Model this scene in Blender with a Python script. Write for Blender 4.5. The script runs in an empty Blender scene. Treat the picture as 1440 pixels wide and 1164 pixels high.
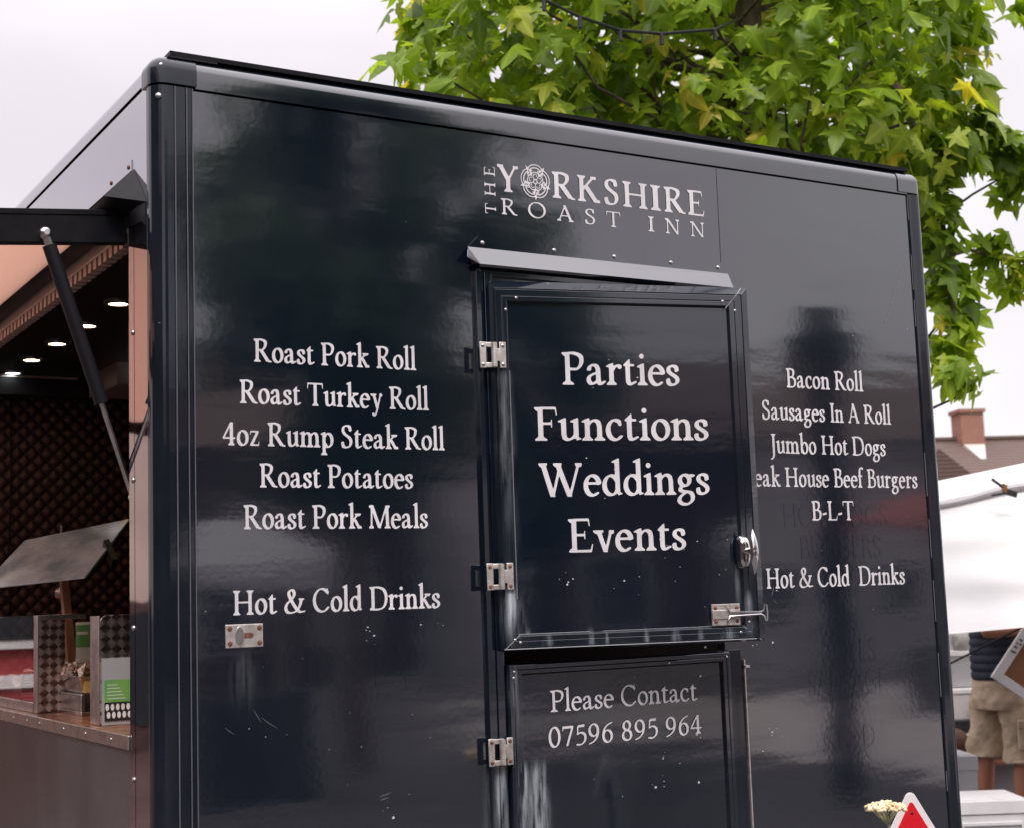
import bpy, bmesh, math, random
import numpy as np
from mathutils import Vector, Matrix
S=bpy.context.scene; COL=S.collection
R=math.radians
# ---------------------------------------------------------------- camera
cam=bpy.data.objects.new('camera',bpy.data.cameras.new('camera')); COL.objects.link(cam); S.camera=cam
cam.data.sensor_width=36; cam.data.lens=52.63; cam.data.clip_start=.05; cam.data.clip_end=2000
CAM=Vector((-.9219,-2.8530,1.6))
M3=Matrix(((.86091937,-.03303808,-.50766753),(-.50759468,-.12274636,-.8528077),(-.03413921,.99188801,-.12244467)))
cam.matrix_world=Matrix.Translation(CAM)@M3.to_4x4()
cam.data.dof.use_dof=True; cam.data.dof.focus_distance=3.55; cam.data.dof.aperture_fstop=7.0
# ---------------------------------------------------------------- sky: bright overcast
W=bpy.data.worlds.new('World'); S.world=W; W.use_nodes=True
SUN_EL=R(52); SUN_AZ=R(215)
SKYOFF=(3.1,1.2,.4)
def build_world():
    nt=W.node_tree; n=nt.nodes; l=nt.links; n.clear()
    out=n.new('ShaderNodeOutputWorld'); bg=n.new('ShaderNodeBackground'); bg.inputs[1].default_value=.1
    sky=n.new('ShaderNodeTexSky'); sky.sky_type='NISHITA'; sky.sun_disc=False; sky.sun_elevation=SUN_EL; sky.sun_rotation=SUN_AZ
    tc=n.new('ShaderNodeTexCoord'); mp=n.new('ShaderNodeMapping'); mp.inputs['Scale'].default_value=(1.0,1.0,2.2); mp.inputs['Location'].default_value=SKYOFF
    no=n.new('ShaderNodeTexNoise'); no.inputs['Scale'].default_value=1.7; no.inputs['Detail'].default_value=4; no.inputs['Roughness'].default_value=.5
    cr=n.new('ShaderNodeValToRGB'); e=cr.color_ramp.elements
    e[0].position=.36; e[0].color=(6.5,6.02,6.5,1); e[1].position=.60; e[1].color=(7.85,7.55,7.75,1)
    mx=n.new('ShaderNodeMixRGB'); mx.inputs[0].default_value=.95
    l.new(tc.outputs['Generated'],mp.inputs[0]); l.new(mp.outputs[0],no.inputs[0]); l.new(no.outputs[0],cr.inputs[0])
    sx=n.new('ShaderNodeSeparateXYZ'); l.new(tc.outputs['Generated'],sx.inputs[0])
    zr=n.new('ShaderNodeMapRange'); zr.interpolation_type='SMOOTHSTEP'; zr.inputs['From Min'].default_value=.28; zr.inputs['From Max'].default_value=.85; zr.inputs['To Min'].default_value=1.0; zr.inputs['To Max'].default_value=3.0
    l.new(sx.outputs[2],zr.inputs[0]); ml=n.new('ShaderNodeMixRGB'); ml.blend_type='MULTIPLY'; ml.inputs[0].default_value=1
    l.new(cr.outputs[0],ml.inputs[1]); l.new(zr.outputs[0],ml.inputs[2])
    l.new(sky.outputs[0],mx.inputs[1]); l.new(ml.outputs[0],mx.inputs[2]); l.new(mx.outputs[0],bg.inputs[0]); l.new(bg.outputs[0],out.inputs[0])
build_world()
sun=bpy.data.objects.new('sun',bpy.data.lights.new('sun','SUN')); COL.objects.link(sun)
sun.data.energy=1.5; sun.data.angle=R(14); sun.data.color=(1,.95,.88)
sd=Vector((math.sin(SUN_AZ)*math.cos(SUN_EL),math.cos(SUN_AZ)*math.cos(SUN_EL),math.sin(SUN_EL)))
sun.rotation_euler=sd.to_track_quat('Z','Y').to_euler(); sun.location=sd*60
S.view_settings.view_transform='Standard'; S.view_settings.look='None'; S.view_settings.exposure=.44; S.view_settings.gamma=1
# ---------------------------------------------------------------- materials
def mat(name,col,rough=.5,metal=0,ior=1.5,coat=0,**k):
    m=bpy.data.materials.new(name); m.use_nodes=True; b=m.node_tree.nodes['Principled BSDF']
    b.inputs['Base Color'].default_value=(*col,1); b.inputs['Roughness'].default_value=rough
    b.inputs['Metallic'].default_value=metal; b.inputs['IOR'].default_value=ior; b.inputs['Coat Weight'].default_value=coat
    for a,v in k.items(): b.inputs[a].default_value=v
    return m
def nodes(m): return m.node_tree.nodes,m.node_tree.links,m.node_tree.nodes['Principled BSDF']
def tex(m,scale,coord='Object',sc=(1,1,1),detail=3,kind='Noise',rough=.5):
    n,l,b=nodes(m); tc=n.new('ShaderNodeTexCoord'); mp=n.new('ShaderNodeMapping'); mp.inputs['Scale'].default_value=sc
    t=n.new('ShaderNodeTex'+kind); t.inputs['Scale'].default_value=scale
    if kind=='Noise': t.inputs['Detail'].default_value=detail; t.inputs['Roughness'].default_value=rough
    l.new(tc.outputs[coord],mp.inputs[0]); l.new(mp.outputs[0],t.inputs[0]); return t
def ramp(m,src,stops):
    n,l,b=nodes(m); r=n.new('ShaderNodeValToRGB'); e=r.color_ramp.elements
    while len(e)<len(stops): e.new(.5)
    for i,(p,c) in enumerate(stops): e[i].position=p; e[i].color=(*c,1) if len(c)==3 else c
    l.new(src,r.inputs[0]); return r.outputs[0]
def setcol(m,src): n,l,b=nodes(m); l.new(src,b.inputs['Base Color'])
def bump(m,src,strength,dist=.01,prev=None):
    n,l,b=nodes(m); u=n.new('ShaderNodeBump'); u.inputs['Strength'].default_value=strength; u.inputs['Distance'].default_value=dist
    l.new(src,u.inputs['Height'])
    if prev: l.new(prev,u.inputs['Normal'])
    l.new(u.outputs[0],b.inputs['Normal']); return u.outputs[0]
def vary(m,c0,c1,scale,sc=(1,1,1),lo=.35,hi=.65,detail=4,b=0,dist=.01,rough=.5):
    t=tex(m,scale,sc=sc,detail=detail,rough=rough); setcol(m,ramp(m,t.outputs[0],[(lo,c0),(hi,c1)]))
    if b: bump(m,t.outputs[0],b,dist)
    return m
def math_(m,op,a,b=None,c=None):
    n,l,_=nodes(m); x=n.new('ShaderNodeMath'); x.operation=op
    for i,v in enumerate((a,b,c)):
        if v is None: continue
        if isinstance(v,(int,float)): x.inputs[i].default_value=v
        else: l.new(v,x.inputs[i])
    return x.outputs[0]
def paint(name,col,ior,waves,stains=(),dirt=.25,wav=.02):
    """glossy dark vehicle paint: panel waviness, orange peel, dried-on limescale runs below the ironwork"""
    m=mat(name,col,.07,0,ior); n,l,b=nodes(m)
    t1=tex(m,1.0,sc=(1.3,1.3,5.0),detail=2); t2=tex(m,75,detail=1); t3=tex(m,13,sc=(.45,.45,2.2),detail=2)
    nb=bump(m,t1.outputs[0],1,waves); nb=bump(m,t3.outputs[0],1,waves*.06,nb); bump(m,t2.outputs[0],1,.00004,nb)
    # dull film + runs
    film=tex(m,5,sc=(1,1,.5),detail=6,rough=.65); f=n.new('ShaderNodeMapRange'); f.inputs['From Min'].default_value=.42; f.inputs['From Max'].default_value=.75
    l.new(film.outputs[0],f.inputs[0]); tot=math_(m,'MULTIPLY',f.outputs[0],dirt*.045)
    tc=n.new('ShaderNodeTexCoord'); sp=n.new('ShaderNodeSeparateXYZ'); l.new(tc.outputs['Object'],sp.inputs[0])
    sn=tex(m,16,sc=(5,5,.5),detail=5,rough=.6)
    for (x,z,w,ln,k) in stains:
        dx=math_(m,'ABSOLUTE',math_(m,'SUBTRACT',sp.outputs[0],x)); dz=math_(m,'SUBTRACT',z,sp.outputs[2])
        wd=math_(m,'ADD',w*.55,math_(m,'MULTIPLY',dz,w*.6/ln))
        gx=n.new('ShaderNodeMapRange'); gx.interpolation_type='SMOOTHSTEP'; l.new(math_(m,'DIVIDE',dx,wd),gx.inputs[0]); gx.inputs['From Min'].default_value=1.1; gx.inputs['From Max'].default_value=.1
        gz=n.new('ShaderNodeMapRange'); gz.interpolation_type='SMOOTHSTEP'; l.new(dz,gz.inputs[0]); gz.inputs['From Min'].default_value=ln; gz.inputs['From Max'].default_value=ln*.12
        gg=n.new('ShaderNodeMapRange'); gg.interpolation_type='SMOOTHSTEP'; l.new(dz,gg.inputs[0]); gg.inputs['From Min'].default_value=-.012; gg.inputs['From Max'].default_value=.03; g0=gg.outputs[0]
        sm=n.new('ShaderNodeMapRange'); l.new(sn.outputs[0],sm.inputs[0]); sm.inputs['From Min'].default_value=.38; sm.inputs['From Max'].default_value=.72
        v=math_(m,'MULTIPLY',math_(m,'MULTIPLY',gx.outputs[0],gz.outputs[0]),math_(m,'MULTIPLY',math_(m,'MULTIPLY',sm.outputs[0],k),g0))
        tot=math_(m,'ADD',tot,v)
    tot=math_(m,'MINIMUM',tot,1.0)
    mx=n.new('ShaderNodeMixRGB'); l.new(tot,mx.inputs[0]); mx.inputs[1].default_value=(*col,1); mx.inputs[2].default_value=(.42,.46,.5,1); l.new(mx.outputs[0],b.inputs['Base Color'])
    l.new(math_(m,'ADD',math_(m,'MULTIPLY',tot,.5),.072),b.inputs['Roughness']); return m
NAVY=(.0032,.0068,.0145)
navy=paint('navy_paint',NAVY,2.35,.0019,[(-.33,1.24,.05,.35,.35),(-.33,1.62,.03,.25,.3),(-.89,1.52,.05,.16,.14),(-.33,2.1,.03,.25,.2)])
navy_door=paint('navy_door_paint',NAVY,1.9,.0019,[(.03,2.10,.03,.50,.30),(.02,1.62,.05,.16,1.0),(.20,1.53,.02,.06,.8),(.33,1.53,.012,.06,.5),(.5,1.53,.05,.07,.6),(.56,1.66,.012,.14,.4),(.06,1.53,.02,.08,.7)])
navy_low=paint('navy_low_door_paint',NAVY,1.85,.0019,[(-.265,1.250,.032,.45,1.1),(-.225,1.25,.05,.6,1.0),(-.285,1.46,.02,.2,.5),(-.32,1.25,.03,.3,.9)],dirt=.4)
navy_frame=paint('navy_frame_paint',(.006,.010,.017),1.9,.0010,[(.02,1.63,.035,.15,1.3),(.02,2.11,.03,.5,.35),(.20,1.522,.015,.05,1.0),(.235,1.522,.01,.05,1.2),(.33,1.522,.012,.05,.8),(.40,1.522,.02,.05,.8),(.46,1.522,.012,.05,1.0),(.53,1.522,.03,.05,1.0),(.58,1.60,.02,.14,.6),(.1,1.522,.02,.04,.7)],dirt=.7)
navy_trim=paint('navy_trim_paint',(.006,.009,.015),1.55,.0010,dirt=.5)
black=mat('black_paint',(.008,.008,.010),.45,0,1.22); vary(black,(.005,.005,.007),(.011,.010,.012),20)
navy_rail=paint('navy_rail_paint',(.005,.008,.014),2.25,.0008,dirt=.4)
rubber=mat('rubber',(.010,.009,.012),.45,0,1.35)
vinyl=mat('white_vinyl',(.68,.655,.67),.4); vary(vinyl,(.60,.575,.59),(.72,.695,.71),14,detail=6)
ghost=paint('ghost_film',(.0046,.0084,.0165),2.25,.0019,dirt=.30)
steel=mat('stainless',(.62,.59,.57),.28,1); vary(steel,(.50,.48,.47),(.72,.69,.67),30,b=.05,dist=.001)
zinc=mat('zinc_plated',(.66,.62,.58),.42,.85); vary(zinc,(.52,.46,.42),(.78,.74,.71),60,lo=.3,hi=.7)
chrome=mat('chrome',(.8,.79,.78),.1,1)
rust=mat('rusty_screw',(.16,.05,.025),.7); vary(rust,(.07,.02,.012),(.22,.08,.04),200)
bright=mat('bright_screw',(.5,.48,.47),.3,1)
side=mat('polished_side',(.43,.40,.435),.045,1); 
t=tex(side,1.0,sc=(1,2,5),detail=2); bump(side,t.outputs[0],1,.0022)
sidelow=mat('scuffed_side',(.10,.085,.09),.33,0,1.5); t=tex(sidelow,180,detail=2); nb=bump(sidelow,t.outputs[0],.35,.0004); vary(sidelow,(.058,.051,.056),(.085,.076,.082),6,detail=6)
grp=mat('cream_board',(.66,.55,.48),.45); n,l,b=nodes(grp)
tr=n.new('ShaderNodeBsdfTranslucent'); tr.inputs[0].default_value=(.84,.63,.545,1); mxs=n.new('ShaderNodeMixShader'); mxs.inputs[0].default_value=.62
l.new(b.outputs[0],mxs.inputs[1]); l.new(tr.outputs[0],mxs.inputs[2]); l.new(mxs.outputs[0],n['Material Output'].inputs[0])
alu=mat('pinkish_alu',(.66,.52,.46),.35,.6)
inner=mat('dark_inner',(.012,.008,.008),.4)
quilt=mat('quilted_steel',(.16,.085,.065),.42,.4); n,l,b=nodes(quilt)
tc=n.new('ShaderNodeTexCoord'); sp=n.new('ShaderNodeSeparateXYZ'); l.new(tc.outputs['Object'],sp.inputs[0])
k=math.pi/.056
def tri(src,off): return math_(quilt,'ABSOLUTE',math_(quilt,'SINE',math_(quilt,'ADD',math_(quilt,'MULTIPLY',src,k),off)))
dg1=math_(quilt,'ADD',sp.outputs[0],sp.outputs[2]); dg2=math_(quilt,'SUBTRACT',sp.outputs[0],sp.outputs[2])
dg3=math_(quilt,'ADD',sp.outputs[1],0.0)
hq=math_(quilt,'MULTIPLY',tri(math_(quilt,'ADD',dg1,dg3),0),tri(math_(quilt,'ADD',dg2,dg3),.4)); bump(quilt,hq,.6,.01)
setcol(quilt,ramp(quilt,hq,[(0,(.034,.016,.015)),(.45,(.066,.031,.028)),(.95,(.14,.068,.058))]))  # relief shading put into the colour: raised pads light, seams dark
swirl=mat('engine_turned_steel',(.55,.42,.36),.32,1); v=tex(swirl,30,kind='Voronoi'); v.inputs['Randomness'].default_value=.12
n,l,b=nodes(swirl); mp=[x for x in n if x.type=='MAPPING'][0]; mp.inputs['Rotation'].default_value=(0,R(45),0); sb=n.new('ShaderNodeVectorMath'); sb.operation='SUBTRACT'; l.new(mp.outputs[0],sb.inputs[0]); mulv=n.new('ShaderNodeVectorMath'); mulv.operation='SCALE'; mulv.inputs['Scale'].default_value=1
l.new(mp.outputs[0],mulv.inputs[0]); l.new(mulv.outputs[0],sb.inputs[0]); l.new(v.outputs['Position'],sb.inputs[1]); sp=n.new('ShaderNodeSeparateXYZ'); l.new(sb.outputs[0],sp.inputs[0])
an=math_(swirl,'ARCTAN2',sp.outputs[2],sp.outputs[0]); bw=math_(swirl,'ABSOLUTE',math_(swirl,'SINE',math_(swirl,'ADD',math_(swirl,'MULTIPLY',an,1.0),.9)))
setcol(swirl,ramp(swirl,bw,[(.0,(.16,.10,.09)),(.55,(.30,.21,.18)),(.8,(.55,.45,.41)),(1,(.85,.76,.70))]))  # bow-tie glints of the turned discs are put into the colour
copper=mat('counter_top',(.42,.16,.08),.3,.55); vary(copper,(.25,.08,.04),(.55,.25,.14),30,detail=5)
wood=mat('post_wood',(.45,.20,.10),.5); vary(wood,(.36,.15,.075),(.50,.24,.13),8,sc=(6,6,1))
glass=mat('clear_glass',(1,1,1),.01,0,1.5); glass.node_tree.nodes['Principled BSDF'].inputs['Transmission Weight'].default_value=1
plate_reflection=mat('painted_reflection_plate',(.42,.42,.40),.22,0,1.6,**{'Transmission Weight':.30}); vary(plate_reflection,(.36,.46,.53),(.84,.95,1.0),5,sc=(2.2,.7,1),detail=5,lo=.36,hi=.62)  # cloudy blue-white tones paint the plate's hazy reflection into its colour
foil=mat('foil',(.85,.72,.62),.18,1); t=tex(foil,60,detail=4); bump(foil,t.outputs[0],1,.02)
green=mat('green_label',(.10,.32,.07),.45); vary(green,(.07,.26,.05),(.16,.40,.10),6)
tubwhite=mat('cream_plastic',(.62,.60,.50),.4)
card_g=mat('green_card',(.13,.36,.12),.4); vary(card_g,(.22,.42,.10),(.06,.30,.10),8)
card_b=mat('dark_card',(.02,.02,.02),.4); card_w=mat('white_print',(.75,.74,.72),.4)
lampw=mat('lamp_glow',(1,.8,.55),.5,**{'Emission Color':(1,.74,.45,1),'Emission Strength':16}); lampc=mat('lamp_glow_cool',(1,1,1),.5,**{'Emission Color':(.75,.92,1,1),'Emission Strength':5})
bark=mat('bark',(.09,.06,.045),.9); vary(bark,(.045,.03,.025),(.15,.105,.08),18,sc=(1,1,.25),b=.8,dist=.02)
def leafmat(name,stops):
    m=mat(name,(.1,.2,.03),.42,0,1.45); n,l,b=nodes(m); at=n.new('ShaderNodeAttribute'); at.attribute_name='tone'
    c=ramp(m,at.outputs['Fac'],stops); l.new(c,b.inputs['Base Color'])
    tr=n.new('ShaderNodeBsdfTranslucent'); vn=n.new('ShaderNodeAttribute'); vn.attribute_name='vein'; vm=n.new('ShaderNodeMixRGB'); vm.blend_type='MULTIPLY'; vm.inputs[0].default_value=1; l.new(ramp(m,vn.outputs['Fac'],[(0,(.92,.92,.92)),(.6,(1,1,1)),(1,(1.35,1.3,1.5))]),vm.inputs[2]); l.new(c,vm.inputs[1]); c=vm.outputs[0]; l.new(c,b.inputs['Base Color'])
    hs=n.new('ShaderNodeMixRGB'); hs.blend_type='MULTIPLY'; hs.inputs[0].default_value=1; hs.inputs[2].default_value=(1.5,1.45,.7,1)
    l.new(c,hs.inputs[1]); l.new(hs.outputs[0],tr.inputs[0]); mx=n.new('ShaderNodeMixShader'); mx.inputs[0].default_value=.52
    l.new(b.outputs[0],mx.inputs[1]); l.new(tr.outputs[0],mx.inputs[2]); l.new(mx.outputs[0],n['Material Output'].inputs[0]); return m
leaf=leafmat('leaves',[(0,(.10,.175,.010)),(.5,(.235,.36,.025)),(.85,(.40,.48,.06)),(1,(.58,.50,.08))])
leafdark=leafmat('dark_leaves',[(0,(.02,.05,.008)),(.6,(.045,.09,.015)),(1,(.08,.13,.03))])
tarp=mat('white_tarp',(.84,.82,.83),.6); t=tex(tarp,2.2,sc=(1,1,3),detail=5); bump(tarp,t.outputs[0],.25,.03)
grey_tarp=mat('grey_tarp',(.42,.40,.42),.6)
plastic=mat('white_plastic',(.72,.70,.71),.35); vary(plastic,(.62,.60,.61),(.78,.76,.77),4)
clearp=mat('clear_plastic',(.62,.62,.64),.35); b=clearp.node_tree.nodes['Principled BSDF']; b.inputs['Transmission Weight'].default_value=.45
orange=mat('orange_print',(.75,.30,.02),.5); amber=mat('amber_grip',(.22,.10,.03),.5); darkplastic=mat('dark_plastic',(.02,.02,.022),.5)
cloth_n=mat('navy_cloth',(.014,.017,.033),.8); vary(cloth_n,(.010,.012,.026),(.022,.026,.045),12,b=.3,dist=.01)
khaki=mat('khaki_cloth',(.40,.30,.20),.85); vary(khaki,(.40,.30,.21),(.55,.43,.31),9,b=.5,dist=.012)
skin=mat('skin',(.36,.15,.09),.5,**{'Subsurface Weight':.08}); hair=mat('hair',(.05,.03,.02),.7)
brownboard=mat('brown_board',(.25,.10,.045),.7); vary(brownboard,(.21,.08,.035),(.28,.12,.06),6)
whitewood=mat('white_wood',(.72,.68,.68),.5)
brick=mat('brick',(.3,.12,.08),.85); bt=tex(brick,9,kind='Brick',coord='Object'); 
bt.inputs['Color1'].default_value=(.30,.115,.07,1); bt.inputs['Color2'].default_value=(.20,.075,.05,1); bt.inputs['Mortar'].default_value=(.34,.27,.23,1)
n,l,b=nodes(brick); mp=[x for x in n if x.type=='MAPPING'][0]; mp.inputs['Rotation'].default_value=(R(90),0,0); setcol(brick,bt.outputs[0])
tile=mat('roof_tile',(.14,.085,.065),.8); wv=tex(tile,3.2,kind='Wave'); wv.bands_direction='Z'; wv.inputs['Distortion'].default_value=1.2; wv.inputs['Detail'].default_value=2
setcol(tile,ramp(tile,wv.outputs[0],[(0,(.045,.026,.021)),(.5,(.095,.058,.046)),(1,(.13,.082,.066))]))
lead=mat('lead_flashing',(.5,.45,.42),.6); render_=mat('pale_render',(.52,.48,.46),.8); vary(render_,(.44,.41,.39),(.57,.53,.51),1.5)
winglass=mat('window_glass',(.03,.035,.04),.08); redpaint=mat('red_paint',(.50,.03,.03),.4); red_refl=mat('red_reflector',(.62,.012,.022),.22); v=tex(red_refl,160,kind='Voronoi'); bump(red_refl,v.outputs[0],.25,.002)
cream=mat('cream_petals',(.80,.62,.38),.6); vary(cream,(.66,.46,.24),(.90,.78,.55),60); stemg=mat('pale_stem',(.40,.40,.25),.6)
asphalt=mat('asphalt',(.10,.09,.085),.85); vary(asphalt,(.032,.027,.028),(.062,.053,.053),14,detail=12,rough=.75,b=.3,dist=.01)
hood_paint=paint('hood_paint',(.006,.009,.015),2.25,.0022,dirt=.4)
cable=mat('cable_black',(.01,.01,.011),.5)
soil=mat('planter_terracotta',(.35,.14,.08),.8)
# ---------------------------------------------------------------- mesh helpers
class MB:
    def __init__(s): s.v=[]; s.f=[]; s.sm=[]
    def add(s,vs,fs,smooth=False):
        o=len(s.v); s.v+= [tuple(x) for x in vs]; s.f+=[tuple(i+o for i in f) for f in fs]; s.sm+=[smooth]*len(fs); return s
    def box(s,x0,x1,y0,y1,z0,z1):
        return s.add([(x0,y0,z0),(x1,y0,z0),(x1,y1,z0),(x0,y1,z0),(x0,y0,z1),(x1,y0,z1),(x1,y1,z1),(x0,y1,z1)],[(0,3,2,1),(4,5,6,7),(0,1,5,4),(1,2,6,5),(2,3,7,6),(3,0,4,7)])
    def obox(s,c,ax,ay,az):
        c=Vector(c);ax,ay,az=Vector(ax),Vector(ay),Vector(az); P=[c+ax*i+ay*j+az*k for k in(-1,1) for i,j in((-1,-1),(1,-1),(1,1),(-1,1))]
        return s.add(P,[(0,3,2,1),(4,5,6,7),(0,1,5,4),(1,2,6,5),(2,3,7,6),(3,0,4,7)])
    def prism(s,pts,d,smooth=False):           # closed 3-D polygon swept by vector d
        n=len(pts);P=[Vector(p) for p in pts];d=Vector(d)
        s.add(P+[p+d for p in P],[tuple(range(n))[::-1],tuple(range(n,2*n))]+[(i,(i+1)%n,n+(i+1)%n,n+i) for i in range(n)],smooth); return s
    def loft(s,rings,closed=True,caps=True,smooth=True):
        n=len(rings[0]); o=[]
        for r in rings: o+=list(r)
        m=n if closed else n-1
        fs=[(k*n+i,k*n+(i+1)%n,(k+1)*n+(i+1)%n,(k+1)*n+i) for k in range(len(rings)-1) for i in range(m)]
        s.add(o,fs,smooth)
        if caps: s.add(rings[0],[tuple(range(n))[::-1]]); s.add(rings[-1],[tuple(range(n))])
        return s
    def tube(s,pts,r,n=8,caps=True):
        pts=[Vector(p) for p in pts]; rr=r if isinstance(r,(list,tuple)) else [r]*len(pts); rings=[]; up=None
        for i,p in enumerate(pts):
            d=(pts[min(i+1,len(pts)-1)]-pts[max(i-1,0)]).normalized()
            if up is None: up=d.orthogonal().normalized()
            up=(up-d*up.dot(d)).normalized(); w=d.cross(up)
            rings.append([p+(up*math.cos(2*math.pi*k/n)+w*math.sin(2*math.pi*k/n))*rr[i] for k in range(n)])
        return s.loft(rings,caps=caps)
    def dome(s,c,nrm,r,h,n=10):
        c=Vector(c);nrm=Vector(nrm).normalized();u=nrm.orthogonal().normalized();w=nrm.cross(u)
        rings=[[c+nrm*(h*z)+(u*math.cos(2*math.pi*k/n)+w*math.sin(2*math.pi*k/n))*r*q for k in range(n)] for q,z in((1,0),(.95,.45),(.7,.85),(.2,1))]
        return s.loft(rings)
    def ball(s,c,rx,ry,rz,n=12,m=8):
        c=Vector(c); rings=[[c+Vector((rx*math.sin(a)*math.cos(2*math.pi*k/n),ry*math.sin(a)*math.sin(2*math.pi*k/n),-rz*math.cos(a))) for k in range(n)] for a in [math.pi*(j+.04)/(m+.08)*1.0 for j in range(m+1)]]
        return s.loft(rings)
    def build(s,name,m,parent=None,org=(0,0,0),bevel=0,loc=None):
        me=bpy.data.meshes.new(name); ox,oy,oz=org
        me.from_pydata([(a-ox,b-oy,c-oz) for a,b,c in s.v],[],s.f); me.materials.append(m)
        me.polygons.foreach_set('use_smooth',s.sm); me.update(); rnd_=any(s.sm)
        bm=bmesh.new(); bm.from_mesh(me); bmesh.ops.recalc_face_normals(bm,faces=bm.faces); bm.to_mesh(me); bm.free()
        if rnd_: me.set_sharp_from_angle(angle=R(38))
        o=bpy.data.objects.new(name,me); COL.objects.link(o)
        if parent: o.parent=parent
        if loc: o.location=loc
        if bevel:
            b=o.modifiers.new('bevel','BEVEL'); b.width=bevel; b.segments=2; b.limit_method='ANGLE'; b.angle_limit=R(40); b.harden_normals=False
        return o
def tag(o,label=None,cat=None,group=None,kind=None):
    for k,v in (('label',label),('category',cat),('group',group),('kind',kind)):
        if v: o[k]=v
    return o
def thing(name,label,cat,loc=(0,0,0),rz=0,group=None):
    o=bpy.data.objects.new(name,None); COL.objects.link(o); o.location=loc; o.rotation_euler=(0,0,rz); o.empty_display_size=.2
    return tag(o,label,cat,group)
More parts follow.
